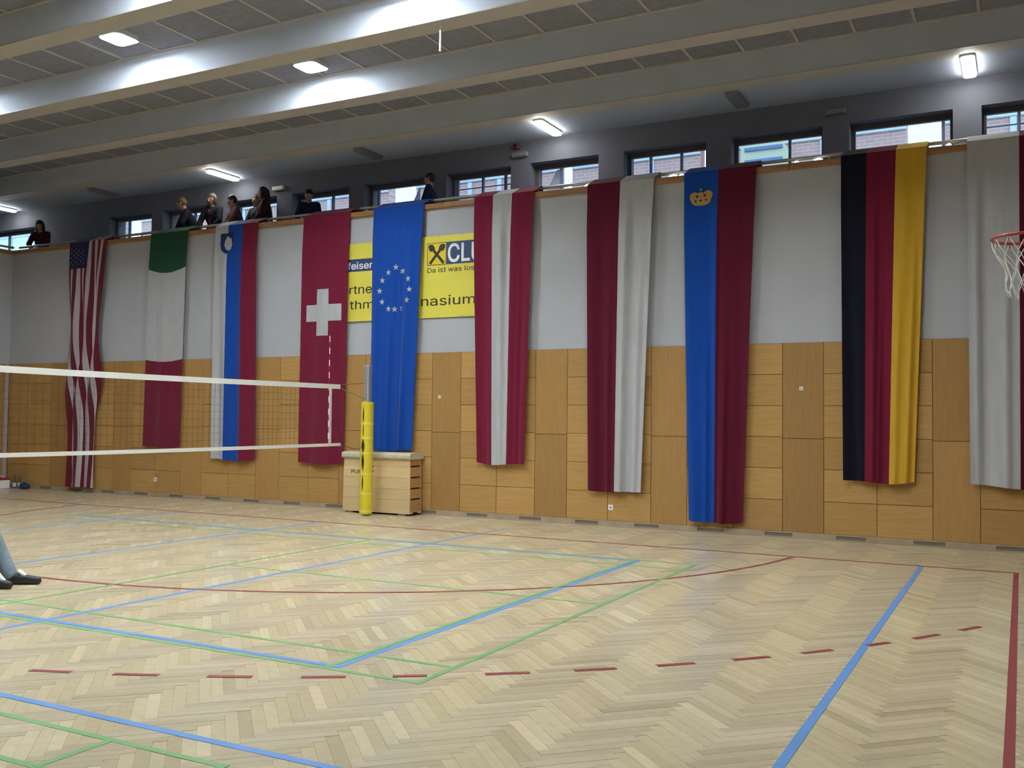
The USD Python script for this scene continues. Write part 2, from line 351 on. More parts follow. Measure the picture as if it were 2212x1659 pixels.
obj('lintel', bx(XE, XR, GY, GY+0.5, WT, ZB+0.6), PLASTER_G, wg)
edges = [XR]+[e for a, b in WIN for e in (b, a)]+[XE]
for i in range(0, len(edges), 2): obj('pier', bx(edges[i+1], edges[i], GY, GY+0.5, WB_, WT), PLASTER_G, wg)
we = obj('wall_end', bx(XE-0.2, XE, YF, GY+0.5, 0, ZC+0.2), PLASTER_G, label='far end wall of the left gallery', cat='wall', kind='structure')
WY = 16.03
CURT = mat('curtain_white', (0.72, 0.72, 0.78), 0.8, transl=0.4)
mull = {0: (0.33, 0.73), 1: (0.9,), 2: (0.62,), 3: (0.28, 0.66), 4: (0.38,), 5: (0.08, 0.48, 0.83), 6: (0.12,), 7: (0.6,), 8: (0.5,), 9: (0.5,), 10: (0.3,), 11: (0.5,)}
for i, (a, b) in enumerate(WIN):
    w = thing(f'window_{i+1}', None, 'window', kind='structure')
    a2, b2 = a+0.001, b-0.001
    fr = [bx(a2, b2, WY, WY+0.07, WT-0.085, WT-0.001), bx(a2, b2, WY, WY+0.07, WB_+0.001, WB_+0.06), bx(a2, a2+0.06, WY, WY+0.07, WB_+0.06, WT-0.085), bx(b2-0.05, b2, WY, WY+0.07, WB_+0.06, WT-0.085)]
    f = obj('window_frame', cat_(fr), FRAME, w)
    xs = [a2+0.06]+[a2+m*(b-a) for m in mull[i]]+[b2-0.05]
    for x in xs[1:-1]: obj('mullion', bx(x-0.022, x+0.022, WY+0.01, WY+0.06, WB_+0.06, WT-0.085), FRAME_B, w)
    for x0, x1 in zip(xs[:-1], xs[1:]):
        l, r = (0 if x0 == xs[0] else 0.023), (0 if x1 == xs[-1] else 0.023)
        obj('pane', bx(x0+l, x1-r, WY+0.03, WY+0.036, WB_+0.061, WT-0.086), GLASS, w)
    if i in (0, 5): obj('glazing_bar', cat_([bx(a2+0.06, b2-0.05, WY+0.08, WY+0.095, z, z+0.018) for z in (5.8, 5.98, 6.16)]), FRAME_B, w)
    if i in (4, 6):   # a curtain tied back at one side
        cx0, cx1 = (xs[1]-0.42, xs[1]-0.05) if i == 4 else (a2+0.85, a2+1.15)
        obj('curtain', prism_xz(Polygon([(cx0+0.3, WT-0.1), (cx1, WT-0.1), (cx1, WB_+0.06), (cx0, WB_+0.06), (cx0, WB_+0.3)]), WY+0.09, WY+0.1), CURT, w)

# ceiling: coffers between beams that run along the hall
ce = thing('ceiling', 'dim grey coffered ceiling with long cream edged beams and acoustic panels', 'ceiling', kind='structure')
BY = [14.451-1.986*k for k in range(9)]; BW = 0.336
for y in BY:
    obj('beam', bx(XE, XR, y+0.0, y+BW, ZB+0.02, ZC+0.1), BEAM_SIDE, ce)
    obj('beam_soffit', bx(XE, XR, y-0.004, y+BW+0.004, ZB, ZB+0.0195), BEAM_WOOD, ce)
    obj('cornice', bx(XE, XR, y-0.05, y-0.001, ZC-0.02, ZC-0.001), BEAM_WOOD, ce)
xd = [-0.47-0.802*k for k in range(-4, 31)]
for bi, y in enumerate(BY):
    ylo = (BY[bi+1]+BW) if bi+1 < len(BY) else YF
    ys = [y-0.05, ylo+0.0]
    if ys[0]-ys[1] < 0.3: continue
    dv = []
    for i in range(len(xd)-1):
        x1, x0 = min(xd[i], XR), max(xd[i+1], XE)
        if x1-x0 < 0.2: continue
        if bi < 7: obj('ceiling_panel', bx(x0+0.02, x1-0.02, ys[1], ys[0], ZC, ZC+0.03), CEIL_PANEL, ce)
        dv.append(bx(x0-0.021, x0+0.021, ys[1]+0.001, ys[0]-0.001, ZC-0.012, ZC+0.02))
    if bi >= 7: obj('ceiling_panel', bx(XE, XR, ys[1], ys[0], ZC, ZC+0.03), CEIL_PANEL, ce)
    for d in (dv if bi < 4 else []): obj('batten', d, BEAM_WOOD, ce)
obj('soffit', bx(XE, XR, YB+BW+0.002, GY-0.001, ZB+0.0, ZB+0.05), SOFFIT, ce)
obj('roof_slab', bx(XE-0.2, XR+0.2, YF-0.2, GY+0.6, ZC+0.21, ZC+0.5), BEAM_SIDE, ce)

# ------------------------------------------------------------------ lamps
def rrect(w, d, r, z0, z1, n=6):
    p = sbox(-w/2+r, -d/2+r, w/2-r, d/2-r).buffer(r, quad_segs=n)
    m = trimesh.creation.extrude_polygon(p, z1-z0, engine='earcut'); m.apply_translation((0, 0, z0)); return m
def ring(w, d, r, t, z0, z1):
    p = sbox(-w/2+r, -d/2+r, w/2-r, d/2-r).buffer(r, quad_segs=6); q = p.buffer(t)
    m = trimesh.creation.extrude_polygon(q.difference(p), z1-z0, engine='earcut'); m.apply_translation((0, 0, z0)); return m
LPOS = [(-9.93, 11.87, 'bright square ceiling lamp in the coffer nearest the gallery, right of the other one'), (-11.75, 9.72, 'large bright square ceiling lamp, the left one near the upper left corner'),
        (-7.08, 9.85, None), (-2.41, 9.85, None), (-16.4, 9.85, None), (-9.2, 7.9, None), (-4.75, 7.9, None), (-11.75, 5.85, None), (-7.08, 5.85, None), (-2.41, 5.85, None), (-9.4, 3.9, None), (-7.08, 1.9, None)]  # unlabelled ones mostly added to brighten floor and side walls; two match beam patches
first = None
for x, y, lab in LPOS:
    lab = lab or 'square ceiling lamp hidden above the picture between the beams'
    if first is None:
        first = thing('ceiling_lamp', lab, 'lamp', (x, y, ZC-0.075))
        obj('diffuser', rrect(0.40, 0.40, 0.08, -0.012, 0.02), LAMP_M, first)
        obj('housing', cat_([ring(0.405, 0.405, 0.08, 0.02, -0.005, 0.06), rrect(0.44, 0.44, 0.09, 0.0605, 0.0745)]), LAMP_BODY, first)
    else: copy_of(first, (x, y, ZC-0.075), 0, lab, 'lamps hidden above the picture' if 'hidden' in lab else None)
tf = None
for x, lab in ((-15.0, 'glowing tube lamp on the gallery soffit over the group of spectators'), (-7.33, 'glowing tube lamp on the gallery soffit above the red and white flags'), (-0.63, 'glowing tube lamp on the gallery soffit at the upper right'), (-22.45, 'tube lamp on the gallery soffit at the left edge of the picture')):
    if tf is None:
        tf = thing('tube_lamp', lab, 'lamp', (x, 15.15, ZB-0.05), 0, 'gallery tube lamps')
        obj('diffuser', rrect(0.17, 0.85, 0.06, -0.02, 0.02), TUBE_M, tf); obj('housing', rrect(0.19, 0.87, 0.06, 0.021, 0.0495), LAMP_BODY, tf)
    else: copy_of(tf, (x, 15.15, ZB-0.05), 0, lab)
uf = None
for x, lab in ((-3.98, 'unlit grey lamp on the gallery soffit between the two right-hand tubes'), (-11.2, 'unlit grey lamp on the gallery soffit above the blue starry flag'), (-18.7, 'unlit grey lamp on the gallery soffit at the far left')):
    if uf is None:
        uf = thing('soffit_lamp', lab, 'lamp', (x, 15.15, ZB-0.04), 0, 'unlit gallery lamps')
        obj('diffuser', rrect(0.2, 0.72, 0.03, -0.02, 0.01), UNLIT, uf); obj('housing', rrect(0.22, 0.74, 0.03, 0.011, 0.0395), UNLIT, uf)
    else: copy_of(uf, (x, 15.15, ZB-0.04), 0, lab)
rod = thing('hanging_rod', 'thin pale rod hanging from the beam under the bright light patch', 'rod', (-6.72, 10.62, ZB-0.33))
obj('rod', tube([(0, 0, 0.0), (0, 0, 0.3295)], 0.014, 8), WHITE_PLASTIC, rod); obj('tip', lathe([(0, -0.02), (0.018, -0.02), (0.018, 0.0), (0, 0.0)], 10), WHITE_PLASTIC, rod)
for x, z, m, lab in ((-14.0, 6.57, WHITE_PLASTIC, 'white emergency light box on the pier right of the group of spectators'), (-8.2, 6.60, UNLIT, 'dull grey emergency light box on the pier above the red white red flag'), (-2.57, 6.62, UNLIT, 'dull grey emergency light box between the right-hand windows')):
    t = thing('emergency_light', lab, 'light', (x, GY-0.0405, z))
    obj('body', rbx(-0.16, 0.16, -0.04, 0.04, -0.045, 0.045, 0.01), m, t); obj('lens', rbx(-0.14, 0.14, -0.046, -0.0405, -0.03, 0.03, 0.002), m, t)
t = thing('alarm_box', 'small dark red alarm box high on the gallery wall beside a tube lamp', 'alarm', (-8.27, GY-0.0505, 6.76))
obj('body', rbx(-0.06, 0.06, -0.05, 0.05, -0.05, 0.05, 0.01), mat('alarm_red', (0.12, 0.03, 0.04), 0.5), t)
obj('button', trimesh.creation.cylinder(0.025, 0.02, sections=16, transform=trimesh.transformations.rotation_matrix(math.pi/2, (1, 0, 0), (0, 0, 0))).apply_translation((0, -0.0605, 0)), DARK, t)

# ------------------------------------------------------------------ outside: brick facades across the yard, sky in the gaps
BRICK = usdkit.material(stage, '/World/Looks/far_brick', {'tc': ('texture_coordinate', {}), 'sx': ('separate_xyz', {}), 'cx': ('combine_xyz', {}), 'b': ('brick_texture', {'color1': (0.74, 0.35, 0.30), 'color2': (0.66, 0.31, 0.27), 'mortar': (0.72, 0.46, 0.42), 'scale': 1.0, 'brick_width': 0.26, 'row_height': 0.085, 'mortar_size': 0.012}), 'p': ('principled_bsdf', {'roughness': 0.9})},
    [('tc.object', 'sx.vector'), ('sx.x', 'cx.x'), ('sx.z', 'cx.y'), ('cx.vector', 'b.vector'), ('b.color', 'p.base_color')], surface='p.BSDF')
STONE = mat('pale_stone', (0.70, 0.66, 0.70), 0.8, var=0.08, scale=1)
CREAM = mat('cream_render', (0.75, 0.62, 0.45), 0.8)
obj('ground', bx(-60, 20, GY+0.7, 60, -0.3, -0.21), mat('yard_asphalt', (0.3, 0.3, 0.3), 0.9), label='grey yard outside behind the hall', cat='ground', kind='structure')
for x0, x1, lab in ((-46, -32.6, 'white wall added as bright sky outside the window at the left edge'), (-32.5, -28.6, 'narrow brick facade outside the windows at the far left'), (-27.6, -16.95, 'brick facade outside the windows behind the spectators'), (-15.95, -11.25, 'brick facade outside the windows above the red white red flag'), (-10.85, -7.24, 'brick facade outside the windows above the dark red and white flag'), (-7.04, -2.32, 'brick facade outside the windows above the blue and red flag'), (-1.5, 6, 'brick facade outside the window at the right edge')):
    t = thing('brick_facade', lab, 'building', ((x0+x1)/2, 24, 0)); w = (x1-x0)/2
    obj('wall', bx(-w, w, 0, 0.35, -0.2, 11), mat('added_white_wall', (0.85, 0.84, 0.8), 0.8) if x0 == -46 else BRICK, t)  # white wall is added so the window before it looks like bright sky
    for z in (6.6, 7.75, 8.55, 9.4): obj('string_course', rbx(-w, w, -0.06, -0.001, z, z+0.22, 0.02), STONE, t)
    n = max(1, int(w*2/3.2))
    for k in range(n):
        xc = -w+(k+0.5)*2*w/n
        for q_ in (-0.55, 0.42): obj('jamb', bx(xc+q_, xc+q_+0.13, -0.05, -0.001, 7.98, 8.54), STONE, t)
t = thing('gable', 'cream gable wall with grey bars outside the window right of the blue and red flag', 'building', (-5.1, 23.2, 0))
obj('wall', prism_xz(Polygon([(-0.9, -0.2), (0.45, -0.2), (0.45, 7.75), (0.05, 8.5), (-0.9, 8.5)]), 0, 0.3), CREAM, t)
for z in (7.95, 8.25): obj('bar', bx(-0.8, 0.1, -0.05, -0.001, z, z+0.08), FRAME_B, t)

# ------------------------------------------------------------------ flags: cloths hung over the handrail and the rim
def cloth_mat(name, c, var=0.05, transl=0.12): return mat('cloth_'+name, c, 0.8, 0.15, var=var, scale=5, stretch=(3, 3, 0.6), transl=transl, sheen=0.15)
C_RED = cloth_mat('red', (0.20, 0.011, 0.040)); C_DRED = cloth_mat('dark_red', (0.12, 0.007, 0.026)); C_WHITE = cloth_mat('white', (0.52, 0.52, 0.53)); C_BLUE = cloth_mat('blue', (0.007, 0.072, 0.40))
C_GREEN = cloth_mat('green', (0.012, 0.075, 0.038)); C_NAVY = cloth_mat('navy', (0.02, 0.02, 0.085)); C_BLACK = cloth_mat('black', (0.006, 0.006, 0.016)); C_GOLD = cloth_mat('gold', (0.68, 0.40, 0.035))
C_PINKW = cloth_mat('off_white', (0.55, 0.48, 0.50)); C_CRED = cloth_mat('wine', (0.16, 0.012, 0.03)); C_CROWN = cloth_mat('crown_gold', (0.55, 0.34, 0.09)); C_SHADE = cloth_mat('seam', (0.35, 0.22, 0.05))
Y0 = YB-0.075        # front of the hanging cloth, just clear of the rim board
class Cloth:
    """x edges at the top and bottom, length, folds; P(s, t): s across 0..1, t from the tail behind the rail (0) to the hem (1)"""
    def __init__(self, xl, xr, bl, br, zb, folds, seed=0, sag=0.03, amp=0.035, warp=0.0, skew=0.0, pleats=()):
        self.a = (xl, xr, bl, br, zb, folds, seed, sag, amp, warp, skew); self.pleats = pleats
        drop = RIMZ1+0.012-zb
        L = [0.20, 0.05, math.hypot(RY-Y0, RZ+0.03-RIMZ1-0.012), drop]; c = np.cumsum(L); self.c = c/c[-1]; self.total = c[-1]
    def t_of_z(self, z): return self.c[2]+(1-self.c[2])*(RIMZ1+0.012-z)/(RIMZ1+0.012-self.a[4])
    def P(self, s, t):
        xl, xr, bl, br, zb, folds, seed, sag, amp, warp, skew = self.a
        s, t = np.broadcast_arrays(np.asarray(s, float), np.asarray(t, float)); c = self.c
        h = np.clip((t-c[2])/(1-c[2]), 0, 1)                 # 0 at the rim, 1 at the hem
        w = s
        ph = seed*1.7+2.2*np.sin(h*2.1+seed)
        if warp: w = s+warp*np.clip(h*3, 0, 1)*np.sin(2*np.pi*2.6*s+seed+6.0*h+1.3*np.sin(9*h+seed))/(2*np.pi*2.6)+0.35*warp*np.clip(h*2, 0, 1)*np.sin(2*np.pi*5.1*s-9*h)/(2*np.pi*5.1)
        x = (xl+(xr-xl)*w)*(1-h)+(bl+(br-bl)*w)*h
        fold = np.zeros_like(x)
        for (f, a, p) in folds: fold = fold+a*np.cos(2*np.pi*f*s+p+ph*0.35*f/2)*(0.25+0.75*h)
        fold = fold*amp/0.035*1.7
        for (s0, wd, dp, hs) in self.pleats: fold = fold+dp*(np.exp(-((s-s0)/wd)**2)-0.6*np.exp(-((s-s0-2*wd)/wd)**2))*np.clip((h-hs)*3+0.3, 0, 1)
        if warp: fold = fold+0.03*np.cos(2*np.pi*2.6*s+seed+6.0*h+1.3*np.sin(9*h+seed))*np.clip(h*3, 0, 1)
        # path: tail, over the rail, slope to the rim edge, hang
        ys = np.interp(t, [0, c[0], c[1], c[2], 1], [RY+0.034, RY+0.034, RY-0.03, Y0, Y0]); zs = np.interp(t, [0, c[0], c[1], c[2], 1], [RZ-0.17, RZ+0.03, RZ+0.034, RIMZ1+0.014, zb])
        k = np.clip((t-c[2])/(0.15*(1-c[2])), 0, 1)
        y = ys-np.maximum(0.006, 0.036+fold)*k
        x = x+skew*(1-np.clip((t-c[1])/(c[2]-c[1]), 0, 1))
        z = zs-(sag*(np.cos(np.pi*(s-0.5)))+0.012*np.sin(7*s+seed))*h**4
        z = z-0.012*np.sin(np.pi*s)*np.clip((t-c[1])/(c[2]-c[1]), 0, 1)*(1-h)*0
        return np.stack([x, y, z], -1)
    def sheet(self, s0, s1, t0, t1, ns=10, nt=48, th=0.004, off=0.0):
        s = np.linspace(s0, s1, ns+1); t = np.unique(np.r_[np.linspace(t0, t1, nt+1), [q for q in self.c[:3] if t0 < q < t1], [q+0.004 for q in self.c[:3] if t0 < q+.004 < t1]]); nt = len(t)-1
        S, T = np.meshgrid(s, t); return self._solid(S, T, ns, nt, th, off)
    def _solid(self, S, T, ns, nt, th, off):
        P = self.P(S, T); du = np.gradient(P, axis=1); dv = np.gradient(P, axis=0)
        N = np.cross(dv, du); N /= np.maximum(np.linalg.norm(N, axis=-1, keepdims=True), 1e-9)
        N = np.where(N[..., 1:2] > 0, -N, N) if False else N
        A = P+N*off; Bk = P+N*(off-th)
        n = (ns+1)*(nt+1); V = np.vstack([A.reshape(-1, 3), Bk.reshape(-1, 3)]); i = np.arange(n).reshape(nt+1, ns+1)
        q = np.stack([i[:-1, :-1], i[:-1, 1:], i[1:, 1:], i[1:, :-1]], -1).reshape(-1, 4)
        F_ = [q[:, ::-1], q+n]
        for e in (i[0], i[-1][::-1], i[:, 0][::-1], i[:, -1]): F_.append(np.stack([e[:-1], e[:-1]+n, e[1:]+n, e[1:]], -1))
        q = np.vstack(F_); return V, np.vstack([q[:, [0, 1, 2]], q[:, [0, 2, 3]]])
    def decal(self, poly, th=0.006, size=0.05):
        """polygon in (x, z) laid on the hanging cloth"""
        xl, xr, bl, br, zb = self.a[:5]
        m = trimesh.util.concatenate([trimesh.creation.extrude_polygon(g, 1.0, engine='earcut') for g in getattr(poly, 'geoms', [poly])])
        m = m.subdivide_to_size(size) if size else m
        V = np.array(m.vertices); V2 = V.copy(); V2[:, 2] = np.where(V[:, 2] > 0.5, 1, 0)
        z = V[:, 1]; t = self.t_of_z(z); h = (t-self.c[2])/(1-self.c[2]); s = (V[:, 0]-(xl*(1-h)+bl*h))/((xr-xl)*(1-h)+(br-bl)*h)
        y = self.P(s, t)[..., 1]
        return np.c_[V[:, 0], y-0.003-th*V[:, 2], z], m.faces
def decal_solid(cl, poly, th=0.006):
    # rows of slices keep the decal on the folds
    x0, z0, x1, z1 = poly.bounds; V, F_, o = [], [], 0
    n = max(2, int((x1-x0)/0.03))
    for i in range(n):
        a, b = x0+(x1-x0)*i/n, x0+(x1-x0)*(i+1)/n
        g = poly.intersection(sbox(a, z0-1, b, z1+1))
        for p in getattr(g, 'geoms', [g]):
            if p.geom_type != 'Polygon' or p.area < 1e-6: continue
            v, f = cl.decal(p, th, None); V.append(v); F_.append(f+o); o += len(v)
    return np.vstack(V), np.vstack(F_)
FL = 'flags and banners over the gallery rim'
def flag(label): return thing('flag', label, 'flag')

# 1 stars and stripes, gathered
t = flag('red and white striped flag with navy starred corner, bunched into folds at the far left')
c = Cloth(-18.80, -17.60, -18.62, -17.78, 0.13, [(2, 0.02, 0.4)], seed=1, sag=0.02, amp=0.03, warp=1.55)
tc = c.t_of_z(4.93)
for k in range(13):
    s0, s1 = k/13, (k+1)/13; m = C_CRED if k % 2 == 0 else C_PINKW
    obj('stripe', c.sheet(s0, s1, tc if k < 7 else 0.0, 1.0, 4, 90), m, t, label='wine red stripe' if k % 2 == 0 else 'off-white stripe', smooth=60)
cn = obj('canton', c.sheet(0, 7/13, 0, tc, 12, 20), C_NAVY, t, label='navy blue corner field with small white stars', smooth=60)
def star(cx, cz, r, sx=1.0, rot=0.0):
    return Polygon([(cx+sx*rr*math.sin(a), cz+rr*math.cos(a)) for i in range(10) for rr, a in [((r if i % 2 == 0 else r*0.40), i*math.pi/5+rot)]])
st = [decal_solid(c, star(-18.72+0.082*i, 5.38-0.05*j, 0.016), 0.004) for i in range(6) for j in range(8) if (i+j) % 2 == 0]
off = np.cumsum([0]+[len(v) for v, f in st]); obj('stars', (np.vstack([v for v, f in st]), np.vstack([f+o for (v, f), o in zip(st, off)])), C_PINKW, cn)

# 2 green, white, red bands one under the other
t = flag('flag with green, white and red bands one below the other, second from the left')
c = Cloth(-16.24, -15.16, -16.30, -15.26, 1.06, [(1.5, 0.012, 0.6), (3, 0.006, 2)], seed=2, sag=0.03)
def curved(cl, z0, z1, sa0, sa1, ns=16, nt=24):
    s = np.linspace(0, 1, ns+1); d = np.sin(np.pi*s)
    Z0 = np.full(ns+1, z0)-sa0*d; Z1 = np.full(ns+1, z1)-sa1*d
    T0 = cl.t_of_z(Z0) if z0 < 5.4 else np.zeros(ns+1); T1 = cl.t_of_z(Z1) if z1 > 1.2 else np.ones(ns+1)
    u = np.linspace(0, 1, nt+1)
    T = T0[None]*(1-u[:, None])+T1[None]*u[:, None]
    if z0 > 5.4:
        T = np.vstack([np.repeat(np.r_[0, cl.c[0], cl.c[0]+.004, cl.c[1], cl.c[1]+.004][:, None], ns+1, 1), cl.c[2]*(1-u[:, None])+T1[None]*u[:, None]])
    S = np.broadcast_to(s[None], T.shape); return cl._solid(S, T, ns, len(T)-1, 0.004, 0.0)
obj('band', curved(c, 5.5, 4.76, 0.0, 0.10), C_GREEN, t, label='green band', smooth=60); obj('band', curved(c, 4.76, 2.86, 0.10, 0.05), C_WHITE, t, label='white band', smooth=60); obj('band', curved(c, 2.86, 1.06, 0.05, 0.0), C_RED, t, label='red band', smooth=60)

def vflag(label, xs_top, xs_bot, zb, cols, folds, seed, sag=0.03, amp=0.035, skew=0.0, pleats=()):
    t = flag(label); c = Cloth(xs_top[0], xs_top[-1], xs_bot[0], xs_bot[-1], zb, folds, seed, sag, amp, skew=skew, pleats=pleats)
    n = len(cols); w = [(x-xs_top[0])/(xs_top[-1]-xs_top[0]) for x in xs_top]
    for i, (m, lab) in enumerate(cols):
        k = 16 if n > 1 else 32
        obj('stripe' if n > 1 else 'cloth', c.sheet(w[i], w[i+1], 0, 1, k, 46), m, t, label=lab if n > 1 else None, smooth=60)
    return t, c
# 3 white, blue, red with a shield
t, c = vflag('white, blue and red flag with a small shield on top, third from the left', (-14.40, -14.05, -13.66, -13.27), (-14.37, -13.98, -13.61, -13.22), 0.85,
      ((C_WHITE, 'white stripe'), (C_BLUE, 'blue stripe'), (C_RED, 'red stripe')), [(2.5, 0.02, 0.0), (5, 0.006, 1)], 3)
sh = obj('shield', decal_solid(c, Polygon([(-14.24, 5.36), (-13.9, 5.36), (-13.9, 5.12), (-13.95, 5.02), (-14.07, 4.94), (-14.2, 5.02), (-14.24, 5.12)]), 0.004), cloth_mat('shield_blue', (0.015, 0.035, 0.16)), t)
obj('mountain', decal_solid(c, Polygon([(-14.12, 5.12), (-14.10, 5.22), (-14.05, 5.30), (-14.0, 5.27), (-13.94, 5.24), (-13.92, 5.12), (-13.95, 5.03), (-14.0, 5.0), (-14.07, 5.03)]), 0.008), C_WHITE, sh)
# 4 white cross on red
t, c = vflag('long red flag with a white cross, hanging behind the net antenna', (-12.12, -11.02), (-12.13, -11.08), 0.83, ((C_RED, None),), [(1.3, 0.014, 0.5), (3, 0.004, 2)], 4, sag=0.01)
obj('cross', decal_solid(c, unary_union([sbox(-11.74, 3.22, -11.46, 4.10), sbox(-11.99, 3.495, -11.17, 3.81)]), 0.004), C_WHITE, t)
# 5 twelve stars
t, c = vflag('blue flag with a ring of small white stars, hanging behind the wooden vaulting box', (-10.49, -9.39), (-10.45, -9.56), 1.115, ((C_BLUE, None),), [(1.5, 0.022, 2.6), (3.0, 0.014, 0.8), (6, 0.004, 0)], 5, sag=0.01, amp=0.035, pleats=((0.60, 0.022, 0.035, 0.0), (0.40, 0.03, 0.035, 0.5), (0.74, 0.025, 0.03, 0.55), (0.52, 0.02, 0.03, 0.6)))
for i, (x, z) in enumerate([(-9.96, 4.41), (-9.81, 4.33), (-9.67, 4.18), (-9.64, 3.99), (-9.69, 3.80), (-9.83, 3.665), (-9.98, 3.65), (-10.10, 3.66), (-10.24, 3.79), (-10.29, 3.99), (-10.24, 4.18), (-10.11, 4.32)]):
    obj('star', decal_solid(c, star(x, z, 0.062, 0.45 if i == 5 else 0.95, 0.06*math.sin(i*2)), 0.004), C_WHITE, t)
# 6 red white red
t, c = vflag('red, white and red flag folded over the rail beside the yellow sponsor banner', (-8.36, -7.99, -7.62, -7.20), (-8.22, -7.88, -7.60, -7.32), 0.95,
      ((C_RED, 'red stripe'), (C_WHITE, 'white stripe'), (C_RED, 'red stripe')), [(3.0, 0.016, 0.4), (1, 0.008, 0)], 6, pleats=((0.48, 0.05, 0.045, 0.0), (0.80, 0.03, 0.02, 0.3)))
# 7 dark red and white
t, c = vflag('dark red and white two-stripe flag hanging between two other long flags', (-6.23, -5.66, -5.09), (-6.16, -5.74, -5.27), 0.58, ((C_DRED, 'dark red stripe'), (C_WHITE, 'white stripe')), [(2, 0.018, 1.2), (4, 0.006, 0.4)], 7, pleats=((0.62, 0.04, 0.04, 0.0), (0.86, 0.03, 0.035, 0.3), (0.36, 0.03, 0.03, 0.4)))
# 8 blue and red with crown
t, c = vflag('longest flag, blue and dark red with a golden crown near its top', (-4.60, -4.06, -3.48), (-4.50, -4.06, -3.68), 0.19, ((C_BLUE, 'blue stripe'), (C_DRED, 'dark red stripe')), [(2, 0.020, 0.2), (4, 0.006, 2)], 8, sag=0.035, pleats=((0.46, 0.03, 0.04, 0.1), (0.33, 0.03, 0.03, 0.5), (0.64, 0.03, 0.03, 0.5)))
cr = unary_union([Point(-4.43, 5.135).buffer(0.075), Point(-4.33, 5.145).buffer(0.06), Point(-4.22, 5.15).buffer(0.075), Polygon([(-4.505, 5.12), (-4.15, 5.14), (-4.19, 5.03), (-4.25, 5.0), (-4.33, 4.99), (-4.41, 5.0), (-4.46, 5.03)])])
cr = cr.difference(unary_union([Point(-4.33, 5.075).buffer(0.018), Point(-4.41, 5.07).buffer(0.016), Point(-4.25, 5.08).buffer(0.016), Point(-4.385, 5.14).buffer(0.02), Point(-4.27, 5.15).buffer(0.02)]))
crn = obj('crown', decal_solid(c, cr, 0.004), C_CROWN, t)
obj('cross', decal_solid(c, unary_union([sbox(-4.336, 5.215, -4.324, 5.27), sbox(-4.35, 5.238, -4.31, 5.25)]), 0.004), C_CROWN, crn)
# 9 black, red, gold
t, c = vflag('black, red and gold flag at the right, beside the last window', (-2.27, -1.92, -1.53, -1.13), (-2.24, -1.90, -1.66, -1.31), 0.88, ((C_BLACK, 'black stripe'), (C_RED, 'red stripe'), (C_GOLD, 'gold stripe')), [(2.5, 0.016, 1.0), (5, 0.006, 0)], 9, pleats=((0.90, 0.03, 0.04, 0.3), (0.42, 0.02, 0.03, 0.2), (0.50, 0.02, 0.03, 0.5), (0.72, 0.04, 0.03, 0.4)))
# 10 white and dark red at the edge of the picture
t, c = vflag('broad white and dark red flag at the right edge behind the basketball ring', (-0.63, 0.0, 0.55), (-0.61, 0.0, 0.5), 0.88, ((C_WHITE, 'white stripe'), (C_DRED, 'dark red stripe')), [(2, 0.016, 2.0), (4, 0.006, 1)], 10, pleats=((0.10, 0.03, 0.04, 0.1), (0.40, 0.03, 0.035, 0.3)))

# ------------------------------------------------------------------ yellow sponsor banner with its lettering
YEL = mat('banner_yellow', (0.76, 0.66, 0.09), 0.5, 0.4, var=0.05, scale=1.5); INK = mat('banner_black', (0.035, 0.028, 0.01), 0.5); NAVY = mat('banner_navy', (0.03, 0.055, 0.14), 0.5); INKW = mat('banner_white', (0.82, 0.84, 0.85), 0.5)
t = thing('banner', 'yellow sponsor banner with black lettering, partly hidden behind the blue starry flag', 'banner')
YN = YB-0.0165
def bnoise(): return 0
nx, nz = 60, 16
X, Z = np.meshgrid(np.linspace(-11.9, -7.75, nx+1), np.linspace(3.47, 4.925, nz+1))
def bz(x, z): return YN-0.010-0.006*np.cos((x*2.1+z*1.3))
Yf = bz(X, Z); n = X.size; idx = np.arange(n).reshape(nz+1, nx+1)
q = np.stack([idx[:-1, :-1], idx[:-1, 1:], idx[1:, 1:], idx[1:, :-1]], -1).reshape(-1, 4)
rim_ = np.r_[idx[0], idx[1:, -1], idx[-1][::-1][1:], idx[1:-1, 0][::-1]]
side = np.stack([rim_, np.roll(rim_, -1), np.roll(rim_, -1)+n, rim_+n], -1)
bV = np.vstack([np.stack([X, Yf, Z], -1).reshape(-1, 3), np.stack([X, Yf+0.003, Z], -1).reshape(-1, 3)])
obj('sheet', (bV, np.vstack([q, q[:, ::-1]+n, side[:, ::-1]])), YEL, t, smooth=60)
def on_banner(m, lift=0.0015):
    m = m.copy(); V = np.array(m.vertices); V[:, 1] = V[:, 1]+bz(V[:, 0], V[:, 2])-0.001-lift; return trimesh.Trimesh(V, m.faces, process=False)
def rect(x0, x1, z0, z1, mt, name, parent, d=0.002, lift=0.0):
    return obj(name, on_banner(cat_([bx(x0+(x1-x0)*k/8, x0+(x1-x0)*(k+1)/8, -d, 0, z0, z1) for k in range(8)]), lift), mt, parent)
def lettering(txt, x0, x1, z, hgt, mt, name, parent, bold=False, lift=0.0, right=False):
    m = meshkit.text_mesh(txt, hgt, 0.002, bold); V = np.array(m.vertices); V[:, 0] -= V[:, 0].min(); w = V[:, 0].max()
    sc = (x1-x0)/w; V = np.c_[x0+V[:, 0]*sc, -V[:, 2], z+V[:, 1]]
    return obj(name, on_banner(trimesh.Trimesh(V, m.faces[:, ::-1] if False else m.faces, process=False), lift), mt, parent)
bar = rect(-11.6, -10.2, 4.40, 4.63, NAVY, 'blue_bar', t)
lettering('RaiffeisenC', -11.47, -10.34, 4.445, 0.125, INKW, 'lettering', bar, True, 0.0025)
lettering('Partner', -11.39, -10.42, 3.985, 0.16, INK, 'lettering', t, False)
lettering('thm', -11.03, -10.50, 3.70, 0.16, INK, 'lettering', t, False)
